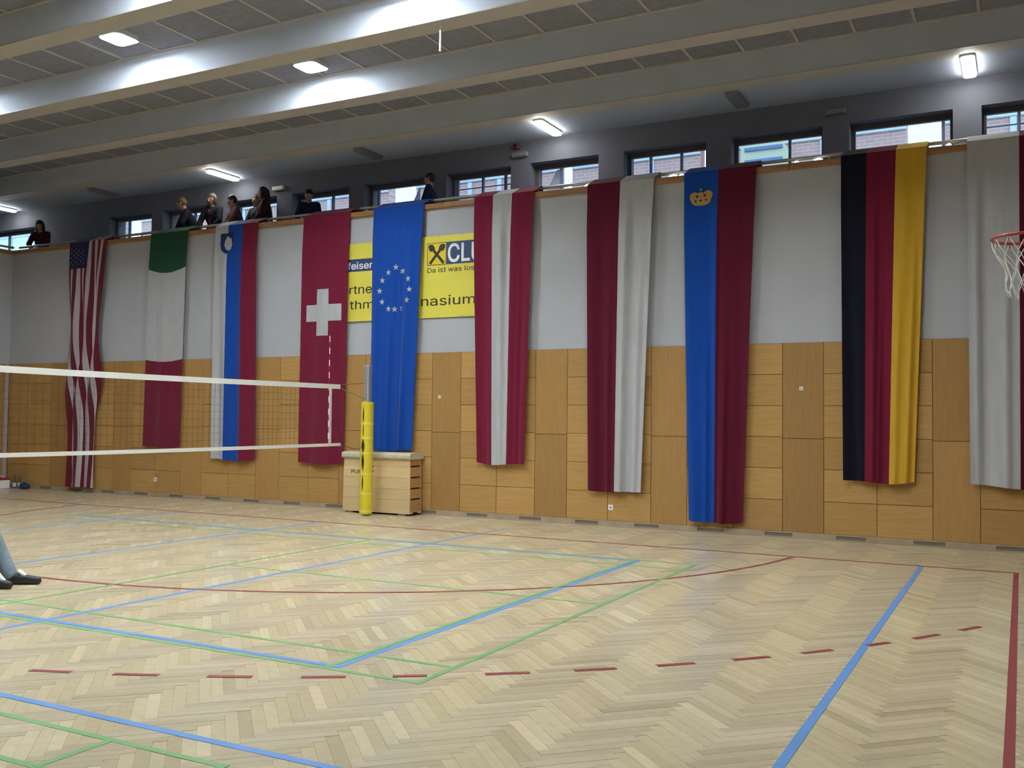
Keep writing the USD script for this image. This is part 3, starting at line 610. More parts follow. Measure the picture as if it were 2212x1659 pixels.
lettering('Gymnasium', -10.22, -8.34, 3.69, 0.165, INK, 'lettering', t, False)
lettering('Da ist was los', -9.33, -8.37, 4.275, 0.085, INK, 'lettering', t, False)
logo = rect(-9.335, -8.94, 4.405, 4.80, mat('logo_yellow', (0.80, 0.60, 0.04), 0.5), 'logo_field', t)
LX, LZ = -9.137, 4.60
fr = sbox(-9.335, 4.405, -8.94, 4.80).difference(sbox(-9.327, 4.413, -8.948, 4.792))
obj('logo_border', on_banner(prism_xz(fr, -0.002, 0), 0.0025), INK, logo)
def arm(sx):
    P = [(-0.165, -0.15), (-0.125, -0.185), (0.02, -0.02), (0.10, 0.065), (0.115, 0.045), (0.135, 0.05), (0.17, 0.10), (0.175, 0.155), (0.135, 0.175), (0.085, 0.17), (0.045, 0.12), (0.04, 0.075), (-0.01, 0.02)]
    return Polygon([(LX+sx*x, LZ+z) for x, z in P]).buffer(0)
obj('logo_cross', on_banner(prism_xz(unary_union([arm(1), arm(-1)]), -0.002, 0, 0.1), 0.0025), INK, logo)
cl = rect(-8.935, -8.0, 4.405, 4.80, NAVY, 'blue_field', t)
lettering('CLU', -8.905, -8.20, 4.445, 0.31, INKW, 'lettering', cl, True, 0.0025)
for x in (-10.9, -9.1, -8.6): 
    for z in (3.485, 4.905): obj('eyelet', cat_([bx(x-0.012, x+0.012, bz(x, z)-0.003, bz(x, z)+0.0025, z-0.012, z+0.012)]), LAMP_BODY, t)

# small white things on the panels
wbx = None
for x, z, lab in ((-9.05, 2.07, 'tiny white wall plug on the veneer right of the blue starry flag'), (-2.84, 2.18, 'tiny white wall plug on the veneer left of the black, red and gold flag'), (-16.0, 0.36, 'small white wall socket low on the veneer below the green, white and red flag'), (-5.81, 0.30, 'faint pale wall plug low on the veneer under the dark red and white flag')):
    s_ = 0.045 if z < 0.4 else 0.028
    t = thing('wall_plug', lab, 'plug', (x, YB-0.0165, z))
    obj('plate', rbx(-s_, s_, -0.012, -0.0005, -s_, s_, 0.004), WHITE_PLASTIC, t); obj('hole', trimesh.creation.cylinder(s_*0.35, 0.002, sections=10, transform=trimesh.transformations.rotation_matrix(math.pi/2, (1, 0, 0))).apply_translation((0, -0.0135, 0)), UNLIT, t)

# glowing ovals added for the white glare between rim and handrail, source unknown
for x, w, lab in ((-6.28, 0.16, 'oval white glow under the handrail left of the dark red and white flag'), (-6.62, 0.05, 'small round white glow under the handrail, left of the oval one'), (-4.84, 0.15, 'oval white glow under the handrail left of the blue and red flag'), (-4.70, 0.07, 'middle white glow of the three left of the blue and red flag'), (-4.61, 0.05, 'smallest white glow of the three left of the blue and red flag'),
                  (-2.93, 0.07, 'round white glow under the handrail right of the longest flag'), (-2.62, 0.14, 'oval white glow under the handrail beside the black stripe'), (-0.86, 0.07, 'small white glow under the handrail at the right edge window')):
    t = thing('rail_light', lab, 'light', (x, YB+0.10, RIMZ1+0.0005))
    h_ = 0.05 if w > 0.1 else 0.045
    s_ = trimesh.creation.icosphere(3, 1.0); s_.apply_scale((w/2, 0.035, h_/2+0.005)); s_.apply_translation((0, 0, 0.012+h_/2+0.004)); obj('bulb', s_, GLARE_M, t)
    obj('foot', trimesh.creation.cylinder(0.018, 0.012, sections=12).apply_translation((0, 0, 0.0062)), LAMP_BODY, t)  # made-up stand that carries the glare oval on the rim

# ------------------------------------------------------------------ volleyball net, post, antenna
NX, NY0, NY1, NZ0, NZ1 = -10.06, 3.35, 12.93, 1.215, 2.24
WEB = mat('net_tape_white', (0.80, 0.80, 0.74), 0.7); CORD = mat('net_cord', (0.03, 0.025, 0.02), 0.8)
t = thing('volleyball_net', 'volleyball net with white top and bottom tapes stretched across the hall', 'net')
def sagz(y): return -0.02*math.sin(math.pi*(y-NY0)/(NY1-NY0))
ys = np.linspace(NY0, NY1, 40)
def tape(z0, z1, a, b, n=40, th=0.006):
    y = np.linspace(a, b, n); V = []
    for k in range(n):
        for z in (z0, z1):
            for dx in (-th, th): V.append((NX+dx, y[k], z+sagz(y[k])))
    V = np.array(V); F_ = []
    for k in range(n-1):
        o = 4*k
        for (p, r) in ((0, 1), (1, 3), (3, 2), (2, 0)): F_ += [[o+p, o+r, o+4+r], [o+p, o+4+r, o+4+p]]
    F_ += [[0, 2, 3], [0, 3, 1]]; o = 4*(n-1); F_ += [[o, o+3, o+2], [o, o+1, o+3]]
    return V, np.array(F_)
obj('top_tape', tape(NZ1-0.075, NZ1, NY0, NY1), WEB, t); obj('bottom_tape', tape(NZ0, NZ0+0.05, NY0, NY1+0.03), WEB, t)
mesh_ = []
r_ = 0.0011
for y in np.arange(NY0+0.05, NY1-0.12, 0.1): mesh_.append(bx(NX-r_, NX+r_, y-r_, y+r_, NZ0+0.05+sagz(y), NZ1-0.075+sagz(y)))
for k in range(1, 9):
    z = NZ0+0.05+k*0.1
    for a, b in zip(ys[:-1], ys[1:]): mesh_.append(bx(NX-r_, NX+r_, a, min(b, NY1-0.12), z-r_+sagz(a), z+r_+sagz(a)))
obj('mesh', cat_(mesh_), CORD, t, kind='stuff')
obj('side_tape', bx(NX-0.008, NX+0.008, 12.655, 12.705, NZ0+0.0505, NZ1-0.0755), mat('side_tape_white', (0.72, 0.66, 0.68), 0.7), t)
obj('edge_rope', tube([(NX, 12.85+0.09*((k/12)**2.0), NZ1-0.08-(NZ1-NZ0-0.12)*k/12) for k in range(13)], 0.006, 6), CORD, t)
ropes = ((((NX, NY1, NZ1-0.01), (NX, 13.3, 2.265), (NX, 13.583, 2.285)), (0.35, 0.05, 0.06), 'red tension rope'), (((NX, NY1, NZ1-0.065), (NX, 13.25, 2.10), (NX, 13.583, 2.02)), (0.20, 0.30, 0.17), 'green tension rope'), (((NX, NY1+0.03, NZ0+0.025), (NX, 13.3, 1.16), (NX, 13.580, 1.17)), (0.12, 0.10, 0.06), 'lower tension rope'))
for i, (p, c_, lab) in enumerate(ropes): obj('tension_rope', tube(p, 0.006, 6), mat(f'rope_{i}', c_, 0.7), t, label=lab)
obj('buckle', bx(NX-0.012, NX+0.012, NY1+0.001, NY1+0.03, NZ1-0.07, NZ1-0.005), CORD, t)
t = thing('net_antenna', 'red and white striped antenna rising above the net tape', 'antenna', (NX-0.018, 12.66, 0))
AW, AR = mat('antenna_white', (0.85, 0.80, 0.82), 0.4), mat('antenna_red', (0.25, 0.012, 0.05), 0.4)
for k in range(18):
    z0 = NZ0+0.02+0.1*k
    obj('segment', tube([(0, -0.09*(z0-2.2)/0.8*0, z0), (0, 0, z0+0.0995)], 0.0085, 8), AW if k % 2 == 1 else AR, t, label='white segment' if k % 2 == 1 else 'red segment')
ALU = mat('post_aluminium', (0.56, 0.55, 0.53), 0.4, 0.5, metal=0.4); ALU2 = mat('post_slot', (0.32, 0.32, 0.33), 0.5, 0.5, metal=0.3)
PADY = mat('pad_yellow', (0.74, 0.60, 0.03), 0.5, 0.4, var=0.04, scale=4); PADB = mat('pad_print', (0.03, 0.025, 0.015), 0.5)
def post(px, py, lab, full):
    t = thing('net_post', lab, 'post', (px, py, 0))
    obj('profile', rbx(-0.045, 0.045, -0.06, 0.06, 0.0, 2.60, 0.012), ALU, t)
    obj('slot', bx(0.0455, 0.052, -0.03, 0.03, 1.9, 2.58), ALU2, t); obj('slot', bx(-0.03, 0.03, -0.066, -0.0605, 1.99, 2.58), ALU2, t)
    if full:
        for z in (2.285, 2.02): obj('hook', tube([(0, -0.0665, z), (0, -0.111, z)], 0.008, 6), ALU2, t)
    n = 28; prof = [(0.062, 0.03), (0.102, 0.03), (0.11, 0.05), (0.11, 1.94), (0.104, 1.965), (0.062, 1.965), (0.062, 0.03)]
    pad = obj('pad', lathe(prof, n), PADY, t, smooth=40)
    if full:
        # black print that runs down the side of the pad, seen edge on
        for z0, z1, w in ((1.60, 1.87, 16), (1.36, 1.58, 10), (1.09, 1.32, 38), (0.78, 1.07, 32), (0.43, 0.70, 15)):
            a0 = math.radians(271); V, F_ = [], []
            m = 12
            for i in range(m+1):
                zz = z0+(z1-z0)*i/m; hw = math.radians(w)*0.5*math.sin(math.pi*min(max(i/m, 0.08), 0.92))
                for a in (a0-hw, a0, a0+hw*0.7):
                    for r in (0.1085, 0.1135): V.append((r*math.cos(a), r*math.sin(a), zz))
            for i in range(m):
                o, p = 6*i, 6*i+6
                for k in (1, 3): F_ += [[o+k, o+k+2, p+k+2], [o+k, p+k+2, p+k]]
                for (k, l) in ((0, 1), (5, 4)): F_ += [[o+k, o+l, p+l], [o+k, p+l, p+k]]
            obj('print', (np.array(V), np.array(F_)), PADB, pad)
        for z in (1.59, 1.34, 1.08, 0.72, 0.38, 0.08): obj('strap', lathe([(0.1102, z-0.02), (0.1125, z-0.02), (0.1125, z+0.02), (0.1102, z+0.02), (0.1102, z-0.02)], n), mat('strap_yellow', (0.80, 0.66, 0.12), 0.5), pad, smooth=40)
    return t
post(NX, 13.70, 'grey net post wrapped in a yellow pad in front of the vaulting box', True)
post(NX, 2.70, 'padded net post at the near end of the net, outside the picture', False)
for i, z in enumerate((NZ1-0.02, NZ0+0.03)):
    t = thing('net_rope', f'{"upper" if i == 0 else "lower"} rope from the near end of the net to its post', 'rope'); obj('strand', tube([(NX, 2.77, z+0.02), (NX, NY0, z)], 0.006, 6), CORD, t)

# ------------------------------------------------------------------ vaulting box
t = thing('vaulting_box', 'pale wooden vaulting box with a light leather top against the wall', 'vaulting box', (-10.08, 14.193, 0))
W2, D2 = 0.72, 0.185
zs = [0.0, 0.27, 0.455, 0.645, 0.84, 0.975]
for k in range(5):
    z0, z1 = zs[k]+(0.03 if k == 0 else 0.0015), zs[k+1]-0.0015
    def tap(z): return W2-0.012*z, D2-0.012*z
    slots = []
    w0, d0 = tap(z0); w1, d1 = tap(z1)
    def ringed(w, d, z): return np.array([(-w, -d, z), (w, -d, z), (w, d, z), (-w, d, z)])
    th = 0.022
    V = np.vstack([ringed(w0, d0, z0), ringed(w1, d1, z1), ringed(w0-th, d0-th, z0), ringed(w1-th, d1-th, z1)]); F_ = []
    for i in range(4):
        j = (i+1) % 4; F_ += [[i, j, j+4], [i, j+4, i+4], [i+8, j+12, j+8], [i+8, i+12, j+12], [i, i+8, j+8], [i, j+8, j], [i+4, j+4, j+12], [i+4, j+12, i+12]]
    sec = m3.Manifold(m3.Mesh(V.astype(np.float32), np.array(F_, np.uint32)))
    for sx in (-1, 1):
        if k > 0: sec -= m3.Manifold.cube((0.12, 0.30, 0.028), True).translate((sx*W2, 0.0, zs[k]+0.012))
        if k == 0: sec -= m3.Manifold.cube((0.12, 0.16, 0.05), True).translate((sx*W2, 0, 0.03))
    s_ = obj('section', sec, VAULT_WOOD, t)
    for sx in (1,):
        we_ = rbx(W2-0.012*((z0+z1)/2)-0.002, W2-0.012*z0+0.006, -d0+0.002, d0-0.002, z0+(0.03 if k else 0.04), z1-0.002, 0.002)
        obj('end_board', we_, VAULT_END, s_)
for x in (-0.58, 0.55):
    for y in (-0.14, 0.14): obj('foot', rbx(x-0.08, x+0.08, y-0.045, y+0.045, 0.0, 0.029, 0.006), mat('rubber_foot', (0.16, 0.14, 0.10), 0.8), t)
LEA = mat('pad_leather', (0.60, 0.55, 0.40), 0.55, 0.4, var=0.08, scale=8)
pr = unary_union([Polygon([(-D2-0.015, 0.977), (D2+0.015, 0.977), (D2+0.03, 1.0), (D2+0.03, 1.045), (D2+0.005, 1.075), (0, 1.085), (-D2-0.005, 1.075), (-D2-0.03, 1.045), (-D2-0.03, 1.0)])]).buffer(0.004)
mm = trimesh.creation.extrude_polygon(pr, 2*W2+0.03, engine='earcut'); V = np.array(mm.vertices)
e_ = np.abs(V[:, 2]-W2-0.015); sq = np.where(e_ > W2-0.02, 0.9, 1.0)
pad = trimesh.Trimesh(np.c_[V[:, 2]-W2-0.015, V[:, 0], V[:, 1]], mm.faces, process=False)
obj('top_pad', pad, LEA, t, smooth=35)
for x in (-0.46, -0.02, 0.60): obj('seam', trimesh.Trimesh(np.c_[V[:, 2]*0.004+x, V[:, 0]*1.008, 1.03+(V[:, 1]-1.03)*1.03], mm.faces, process=False), mat('seam_brown', (0.38, 0.33, 0.22), 0.7), t)
m = meshkit.text_mesh('PUR', 0.062, 0.002, True); V = np.array(m.vertices); V[:, 0] -= V[:, 0].min()
obj('lettering', trimesh.Trimesh(np.c_[-0.545+V[:, 0]*1.35, -D2+0.008-V[:, 2], 0.70+V[:, 1]], m.faces, process=False), mat('print_brown', (0.13, 0.09, 0.05), 0.6), t)
for z in (0.745, 0.83): obj('bolt', bx(-0.095, -0.06, -D2+0.004, -D2+0.012, z-0.016, z+0.016), DARK, t)

# ------------------------------------------------------------------ basketball ring
t = thing('basketball_hoop', 'red basketball ring with a white net at the right edge', 'hoop', (0.045, 7.99, 3.05))
ORG = mat('ring_red', (0.36, 0.035, 0.03), 0.3, 0.5)
th = np.linspace(0, 2*math.pi, 41); RR = 0.232
V = [];
tor = trimesh.creation.torus(RR, 0.012, major_sections=48, minor_sections=10); obj('ring', tor, ORG, t, smooth=40)
nm = []
for k in range(12):
    a = 2*math.pi*k/12
    for dirn in (1, -1):
        pts = []
        for j in range(9):
            q_ = j/8; rr = RR*(1-0.52*q_**0.8)+0.02*math.sin(q_*9); aa = a+dirn*q_*2*math.pi/12*2
            pts.append((rr*math.cos(aa), rr*math.sin(aa), -0.012-0.42*q_))
        nm.append(tube(pts, 0.0038, 5))
obj('net', cat_(nm), mat('hoop_net', (0.72, 0.72, 0.68), 0.7), t)
hk = [tube([(RR*math.cos(a), RR*math.sin(a), -0.01), (RR*0.98*math.cos(a), RR*0.98*math.sin(a), -0.035)], 0.005, 5) for a in np.linspace(0, 2*math.pi, 13)[:-1]]
for hh in hk: obj('hook', hh, ORG, t)
obj('bracket', cat_([bx(RR-0.01, 0.405, -0.05, 0.05, -0.02, 0.02), bx(0.385, 0.405, -0.1, 0.1, -0.12, 0.03)]), ORG, t)
bd = obj('backboard', rbx(0.406, 0.44, -0.9, 0.9, -0.15, 0.90, 0.005), mat('board_white', (0.8, 0.8, 0.78), 0.4), t)
obj('target_frame', cat_([bx(0.402, 0.4055, -0.295, 0.295, z, z+0.05) for z in (0.031, 0.43)]+[bx(0.402, 0.4055, y, y+0.05, 0.081, 0.43) for y in (-0.295, 0.245)]), INK, bd)
obj('wall_arm', cat_([bx(0.441, XR-0.0455-0.001, y-0.03, y+0.03, z-0.03, z+0.03) for y in (-0.5, 0.5) for z in (0.0, 0.7)]), ALU, t)

# ------------------------------------------------------------------ things on the floor in the far left corner
t = thing('cool_box', 'white box with a red lid on the floor in the far left corner', 'box', (-20.52, 14.06, 0))
obj('body', rbx(-0.17, 0.17, -0.13, 0.13, 0.0, 0.20, 0.015), WHITE_PLASTIC, t); ld = obj('lid', rbx(-0.175, 0.175, -0.135, 0.135, 0.201, 0.25, 0.012), mat('lid_red', (0.30, 0.03, 0.03), 0.5), t)
obj('handle', tube([(-0.1, 0, 0.25), (-0.08, 0, 0.285), (0.08, 0, 0.285), (0.1, 0, 0.25)], 0.01, 6), WHITE_PLASTIC, ld)
for (x, y, lab) in ((-20.30, 14.26, 'clear water bottle with a blue label beside the red-lidded box'), (-20.21, 14.33, 'second clear water bottle beside the red-lidded box, farther from it')):
    t = thing('water_bottle', lab, 'bottle', (x, y, 0))
    obj('bottle_body', lathe([(0, 0), (0.038, 0), (0.042, 0.02), (0.042, 0.20), (0.036, 0.24), (0.016, 0.28), (0.013, 0.30), (0, 0.30)], 16), CLEAR, t, smooth=40)
    obj('label_band', lathe([(0.0425, 0.05), (0.0435, 0.05), (0.0435, 0.13), (0.0425, 0.13), (0.0425, 0.05)], 16), mat('bottle_label', (0.55, 0.62, 0.75), 0.5), t, smooth=40)
    obj('cap', lathe([(0, 0.3005), (0.016, 0.3005), (0.016, 0.325), (0, 0.325)], 12), mat('cap_blue', (0.05, 0.12, 0.4), 0.4), t)
t = thing('cloth_bundle', 'small crumpled dark blue cloth on the floor beside the water bottles', 'cloth', (-20.0, 14.30, 0))
s_ = trimesh.creation.icosphere(3, 1.0); V = np.array(s_.vertices); V = V*(1+0.35*(meshkit.fbm(V*1.7+5, 3)-0.5))[:, None]*[0.13, 0.09, 0.075]; V[:, 2] -= V[:, 2].min(); V[:, 2] = np.maximum(V[:, 2], 0.0)
obj('cloth', trimesh.Trimesh(V, s_.faces), mat('bundle_blue', (0.02, 0.04, 0.10), 0.8), t, smooth=60)

# ------------------------------------------------------------------ people
SKIN = mat('skin', (0.36, 0.21, 0.155), 0.55, 0.4); EYE_W = mat('eye_white', (0.7, 0.7, 0.68), 0.3); EYE_D = mat('eye_dark', (0.02, 0.015, 0.01), 0.3); LIP = mat('lip', (0.35, 0.12, 0.11), 0.5)
def sph(c, r): return m3.Manifold.sphere(float(r), 14).translate(tuple(float(v) for v in c))
def hull(*cr): return m3.Manifold.batch_hull([sph(c, r) for c, r in cr])
def smooth_mesh(parts, length, it=6):
    m = parts[0]
    for p in parts[1:]: m = m+p
    m = m.refine_to_length(length); a = m.to_mesh(); t = trimesh.Trimesh(a.vert_properties[:, :3], a.tri_verts, process=True)
    trimesh.smoothing.filter_taubin(t, lamb=0.5, nu=0.52, iterations=it); return t
def V3(*a): return np.array(a, float)
def hand(w, d, side, curl):
    """palm and five fingers from the wrist w, pointing along d; curl bends the fingers down over what they hold"""
    d = d/np.linalg.norm(d); dn = V3(0, 0, -1)-d*(-d[2]); dn = dn/np.linalg.norm(dn) if np.linalg.norm(dn) > .2 else V3(0, 1, 0)
    s = np.cross(d, dn)*side
    out = [hull((w, .026), (w+d*.03+s*.022, .017), (w+d*.085+s*.03, .013), (w+d*.085-s*.03, .013), (w+d*.03-s*.022, .017))]
    for k, L in enumerate((.062, .074, .078, .070)):
        o = (-.030+.020*k); b = w+d*.082+s*(-o); L = L if k else .058
        m_ = b+(d*math.cos(curl*.5)+dn*math.sin(curl*.5))*L*.5; e = m_+(d*math.cos(curl*1.3)+dn*math.sin(curl*1.3))*L*.5
        out += [hull((b, .0092), (m_, .0086)), hull((m_, .0086), (e, .0072))]
    b = w+d*.03+s*.026; m_ = b+(d*.6+s*.7)*.035; e = m_+(d*.85+s*.2+dn*.4)*.03
    out += [hull((b, .012), (m_, .0095)), hull((m_, .0095), (e, .008))]
    return out
def person(label, loc, rotz, H, pose, jacket, trousers, hair, long_hair=False, group=None, skin_legs=False, fine=0.026, shoes='shoe_dark', lining=None):
    k = H/1.70
    t = thing('person', label, 'person', loc, rotz, group)
    J = {n: np.array(v, float)*k for n, v in pose.items()}
    hd, nk, ch, wa, pe = J['head'], J['neck'], J['chest'], J['waist'], J['pelvis']
    up_ = hd-nk; up_ /= np.linalg.norm(up_); f = np.array(pose.get('face', (0, -1, 0)), float); f -= up_*(f@up_); f /= np.linalg.norm(f); sd = np.cross(up_, f)
    def H_(a, b, c): return hd+(sd*a+up_*b+f*c)*k
    body = [hull((H_(0, .03, -.015), .088*k), (H_(0, .0, .01), .078*k)), hull((H_(0, -.02, .02), .066*k), (H_(0, -.085, .045), .036*k), (H_(0, -.05, -.01), .055*k)),
            hull((H_(0, .015, .086), .010*k), (H_(0, -.028, .108), .014*k), (H_(.014, -.034, .09), .009*k), (H_(-.014, -.034, .09), .009*k)), hull((nk-up_*.05*k, .056*k), (H_(0, -.06, -.02), .05*k)),
            hull((H_(-.022, -.062, .080), .006*k), (H_(.022, -.062, .080), .006*k), (H_(0, -.066, .084), .008*k)), hull((H_(-.045, .03, .075), .010*k), (H_(.045, .03, .075), .010*k))]
    for sx in (-1, 1): body.append(hull((H_(sx*.086, .012, -.005), .016*k), (H_(sx*.088, -.02, .0), .010*k)))
    shl = [J['shoulder_l'], J['shoulder_r']]
    body += [hull((nk-up_*.04*k, .06*k), (shl[0], .05*k), (shl[1], .05*k), (ch, .115*k)), hull((ch, .125*k), (wa, .108*k)), hull((ch+(shl[0]-nk)*.45, .09*k), (ch+(shl[1]-nk)*.45, .09*k), (wa, .10*k)), hull((wa, .105*k), (J['hip_l'], .10*k), (J['hip_r'], .10*k), (pe, .11*k))]
    arms, legs = [], []
    for s, sg in (('l', -1), ('r', 1)):
        S, E, W = J['shoulder_'+s], J['elbow_'+s], J['wrist_'+s]
        arms += [hull((S, .052*k), (E, .040*k)), hull((E, .040*k), (W, .029*k))]
        body += [hull((S, .046*k), (E, .036*k)), hull((E, .036*k), (W, .025*k))]+hand(W, W-E if 'hand' not in pose else np.array(pose['hand'], float), sg, pose.get('curl', 0.7))
        Hp, Kn, An, To = J['hip_'+s], J['knee_'+s], J['ankle_'+s], J['toe_'+s]
        legs += [(Hp, Kn, An, To)]
        body += [hull((Hp, .088*k), (Kn, .056*k)), hull((Kn, .054*k), (Kn*.6+An*.4, .052*k), (An, .038*k)), hull((An, .038*k), (To, .026*k), (An*1.0+(An-To)*.25-V3(0, 0, .03)*k, .03*k))]
    bo = obj('body', smooth_mesh(body, fine, 4), SKIN, t, smooth=60)
    for sx in (-1, 1):
        e = obj('eye', trimesh.creation.icosphere(1, .0115*k).apply_translation(H_(sx*.033, .012, .079)), EYE_W, bo, smooth=True); 
        obj('iris', trimesh.creation.icosphere(1, .006*k).apply_translation(H_(sx*.033, .012, .0865)), EYE_D, bo, smooth=True)
    mo = hull((H_(-.02, -.062, .086), .0045*k), (H_(.02, -.062, .086), .0045*k), (H_(0, -.064, .093), .005*k)); obj('mouth', mo, LIP, bo, smooth=60)
    # jacket
    g = .016*k
    jk = [hull((nk-up_*.055*k, .062*k), (shl[0], .052*k+g), (shl[1], .052*k+g), (ch, .118*k+g)), hull((ch, .13*k+g), (wa, .118*k+g)), hull((ch+(shl[0]-nk)*.45, .094*k+g), (ch+(shl[1]-nk)*.45, .094*k+g), (wa, .108*k+g)), hull((wa, .112*k+g), (J['hip_l']+V3(0, 0, .04)*k, .10*k+g), (J['hip_r']+V3(0, 0, .04)*k, .10*k+g))]
    for s in 'lr':
        S, E, W = J['shoulder_'+s], J['elbow_'+s], J['wrist_'+s]; W2_ = E+(W-E)*.93
        jk += [hull((S, .054*k+g), (E, .044*k+g)), hull((E, .044*k+g), (W2_, .032*k+g))]
    jm = obj('jacket', smooth_mesh(jk, fine*1.3, 5), jacket, t, smooth=60)
    if lining is not None:
        fr_ = hull((ch+f*.135*k+V3(0, 0, .10)*k, .022*k), (wa+f*.128*k, .022*k)); obj('shirt_front', smooth_mesh([fr_], .03, 2), lining, t, smooth=60)
    tr = []
    for Hp, Kn, An, To in legs:
        tr += [hull((Hp, .098*k+.01), (Kn, .068*k+.012)), hull((Kn, .066*k+.012), (Kn*.55+An*.45, .062*k+.012), (An+(Kn-An)*.04, .066*k))]
    tr.append(hull((wa-V3(0, 0, .02)*k, .108*k), (J['hip_l'], .108*k), (J['hip_r'], .108*k), (pe, .12*k)))
    obj('trousers', smooth_mesh(tr, fine*1.3, 4), trousers, t, smooth=60)
    for Hp, Kn, An, To in legs:
        dv = To-An; dv[2] = 0; dv /= np.linalg.norm(dv); a0 = V3(An[0], An[1], To[2]) 
        up2 = [hull((a0-dv*.055+V3(0, 0, .012), .040), (a0+dv*.03+V3(0, 0, .02), .045), (To+dv*.02+V3(0, 0, .006), .040), (An+V3(0, 0, -.01), .044)), ]
        box_cut = m3.Manifold.cube((2, 2, 2), True).translate((float(a0[0]), float(a0[1]), -1.0+float(To[2]-.0255*k-.002)))
        sm = smooth_mesh([up2[0]-box_cut], .02, 3); V = np.array(sm.vertices)
        sh_ = obj('shoe', trimesh.Trimesh(V, sm.faces), mat(shoes, (0.02, 0.02, 0.028), 0.5), t, smooth=60)
        if fine < 0.02:
            c_ = a0+dv*.06; q_ = np.cross(dv, V3(0, 0, 1))
            obj('tongue', smooth_mesh([hull((An+dv*.085+V3(0, 0, .045), .016), (An+dv*.085+q_*.025+V3(0, 0, .04), .013), (An+dv*.085-q_*.025+V3(0, 0, .04), .013), (An+dv*.15+V3(0, 0, -.015), .020))], .02, 2), mat('shoe_white', (0.75, 0.78, 0.78), 0.5), sh_, smooth=60)
            obj('sock', smooth_mesh([hull((An+dv*.02+V3(0, 0, -.01), .040), (An+V3(0, 0, .05), .038))], .02, 2), mat('sock_white', (0.7, 0.73, 0.74), 0.8), sh_, smooth=60)
    # hair
    cap = hull((H_(0, .045, -.022), .098*k), (H_(0, .02, -.035), .094*k))
    cut = hull((H_(-.062, -.02, .12), .05*k), (H_(.062, -.02, .12), .05*k), (H_(0, -.12, .12), .09*k), (H_(0, .035, .115), .045*k))
    hp = [cap-cut]
    if long_hair:
        hp += [hull((H_(0, .02, -.06), .088*k), (nk+(-f*.075)*k+V3(0, 0, -.02)*k, .072*k), (nk+(-f*.09)*k+V3(0, 0, -.13)*k, .05*k))]
        for sx in (-1, 1): hp.append(hull((H_(sx*.08, .03, -.01), .035*k), (H_(sx*.092, -.10, .0), .03*k), (H_(sx*.085, -.2, -.01), .022*k)))
    obj('hair', smooth_mesh(hp, fine, 3), hair, t, smooth=60)
    return t
def stand(lean=0.06, hx=0.17, reach=0.27, turn=0.0, look=(0, -1, -0.15), rail=0.99, lift=0.0):
    P = {'pelvis': (0, .03, .95), 'waist': (0, .02, 1.10), 'chest': (0, -lean*.5, 1.29), 'neck': (0, -lean, 1.47), 'head': (0, -lean*1.25-.015, 1.605), 'face': look,
         'shoulder_l': (-.18, -lean*.85, 1.41), 'shoulder_r': (.18, -lean*.85, 1.41), 'elbow_l': (-.25, -lean-.08, 1.14), 'elbow_r': (.25, -lean-.08, 1.14+lift),
         'wrist_l': (-hx, -reach+.06, 1.045), 'wrist_r': (hx, -reach+.06, 1.045+lift*2.2),
         'hip_l': (-.09, .03, .92), 'hip_r': (.09, .03, .92), 'knee_l': (-.10, .02, .50), 'knee_r': (.10, .02, .50), 'ankle_l': (-.105, .05, .085), 'ankle_r': (.105, .05, .085), 'toe_l': (-.125, -.11, .0295), 'toe_r': (.125, -.11, .0295)}
    return P
J_BLACK = mat('jacket_black', (0.012, 0.013, 0.022), 0.8, 0.2); J_NAVY = mat('jacket_navy', (0.012, 0.018, 0.05), 0.8, 0.2); J_MAROON = mat('top_maroon', (0.055, 0.012, 0.022), 0.8, 0.2); J_PINK = mat('shirt_pinkish', (0.16, 0.085, 0.085), 0.8, 0.2); S_RED = mat('shirt_red', (0.16, 0.02, 0.03), 0.8)
T_DARK = mat('trousers_dark', (0.02, 0.022, 0.035), 0.8); H_DARK = mat('hair_dark', (0.014, 0.010, 0.009), 0.6, 0.4); H_BROWN = mat('hair_brown', (0.06, 0.035, 0.02), 0.6, 0.4); H_FAIR = mat('hair_fair', (0.15, 0.085, 0.045), 0.6, 0.4)
PY = 15.22
person('long-haired person in a dark top leaning alone on the far left rail', (-20.86, PY, GF), 20, 1.66, stand(.12), J_MAROON, T_DARK, H_DARK, True)
person('person with fair hair in a black jacket bending over the rail, leftmost of the group', (-15.95, PY, GF), -35, 1.74, stand(.16, look=(-.5, -1, -.3)), J_BLACK, T_DARK, H_FAIR, False)
person('person with brown hair in an open black jacket over a red shirt on the gallery', (-15.30, PY, GF), 5, 1.77, stand(.05), J_BLACK, T_DARK, H_BROWN, True, lining=S_RED)
person('short-haired person in a pinkish shirt in the middle of the gallery group', (-14.60, PY-.02, GF), -30, 1.66, stand(.10, lift=.05), J_PINK, T_DARK, H_DARK, False)
person('person with brown hair in a black top standing half behind a short-haired neighbour', (-14.42, PY+.40, GF), -10, 1.76, stand(.02, reach=.2), J_BLACK, T_DARK, H_BROWN, True)
person('person with long dark hair in a maroon top, tallest and rightmost of the gallery group', (-13.86, PY, GF), -40, 1.77, stand(.04, look=(-.4, -1, 0)), J_MAROON, T_DARK, H_DARK, True)
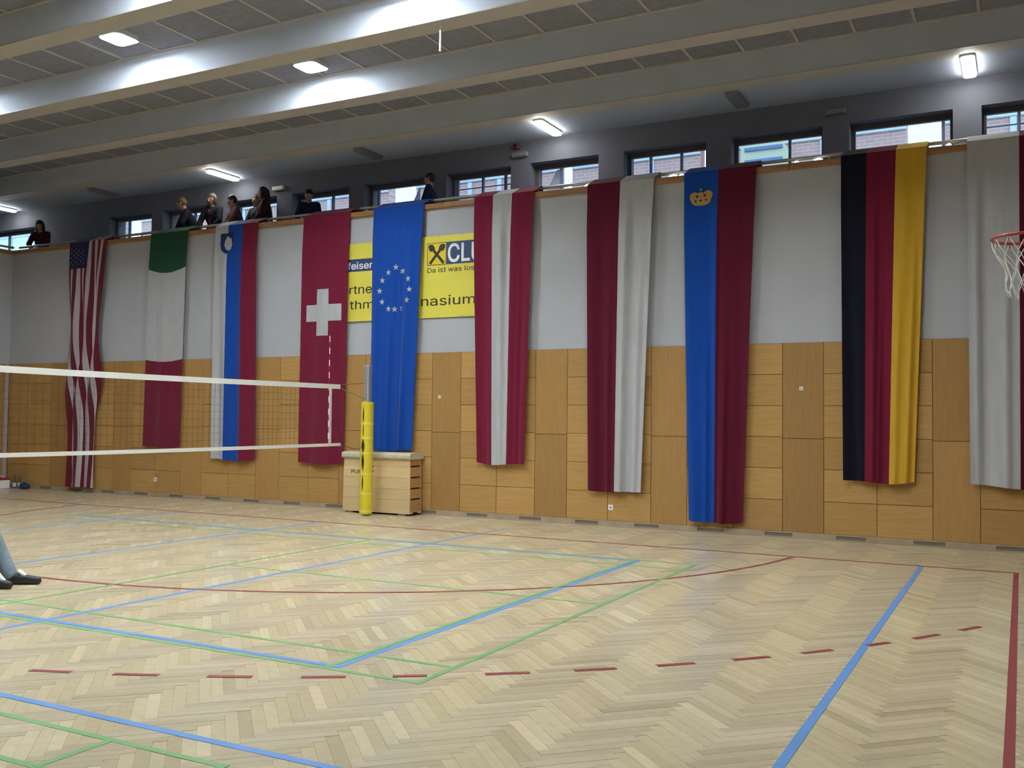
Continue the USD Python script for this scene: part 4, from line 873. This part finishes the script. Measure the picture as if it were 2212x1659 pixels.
person('dark-haired person in a navy jacket above the red flag with the white cross', (-12.68, PY, GF), 25, 1.58, stand(.08), J_NAVY, T_DARK, H_DARK, False)
person('person in a dark blue jacket standing sideways on the gallery above the blue starry flag', (-9.83, PY+.02, GF), -65, 1.63, stand(.0, hx=.12, reach=.2, look=(0, -1, 0)), J_NAVY, T_DARK, H_DARK, False)
# seated player at the left edge of the picture, on a low bench that stands outside it
TG = mat('trousers_greyblue', (0.22, 0.28, 0.33), 0.8, 0.2, var=0.18, scale=9)
sit = {'pelvis': (0, .40, .52), 'waist': (0, .40, .66), 'chest': (0, .33, .87), 'neck': (0, .25, 1.05), 'head': (0, .20, 1.18), 'face': (0, -1, -.1), 'shoulder_l': (-.18, .27, .99), 'shoulder_r': (.18, .27, .99), 'elbow_l': (-.25, .22, .76), 'elbow_r': (.25, .22, .76),
       'wrist_l': (-.13, .10, .64), 'wrist_r': (.13, .10, .64), 'hip_l': (-.09, .38, .50), 'hip_r': (.09, .38, .50), 'knee_l': (-.13, -.06, .50), 'knee_r': (.13, -.06, .50), 'ankle_l': (-.11, -.20, .085), 'ankle_r': (.11, -.28, .085), 'toe_l': (-.13, -.37, .0295), 'toe_r': (.13, -.51, .0295), 'curl': 0.5, 'hand': (0, -1, -.6)}
ang = 117.8
SD = np.array([math.cos(math.radians(ang)), math.sin(math.radians(ang))]); FD = np.array([math.sin(math.radians(ang)), -math.cos(math.radians(ang))])
sp = np.array([-9.063, 5.976])
person('seated person at the left edge in grey-blue trousers and dark shoes with white tongues', (sp[0], sp[1], 0), ang, 1.75, sit, mat('jersey_grey', (0.25, 0.27, 0.3), 0.8), TG, H_DARK, False, fine=0.018)
t = thing('bench', 'low wooden gym bench under the seated person outside the left edge', 'bench', (sp[0]-FD[0]*0.42, sp[1]-FD[1]*0.42, 0), ang)
obj('seat', rbx(-0.9, 0.9, -0.13, 0.17, 0.35, 0.40, 0.01), VAULT_WOOD, t)
for x in (-0.7, 0.7): obj('leg', rbx(x-0.03, x+0.03, -0.10, 0.14, 0.0, 0.349, 0.01), VAULT_WOOD, t)
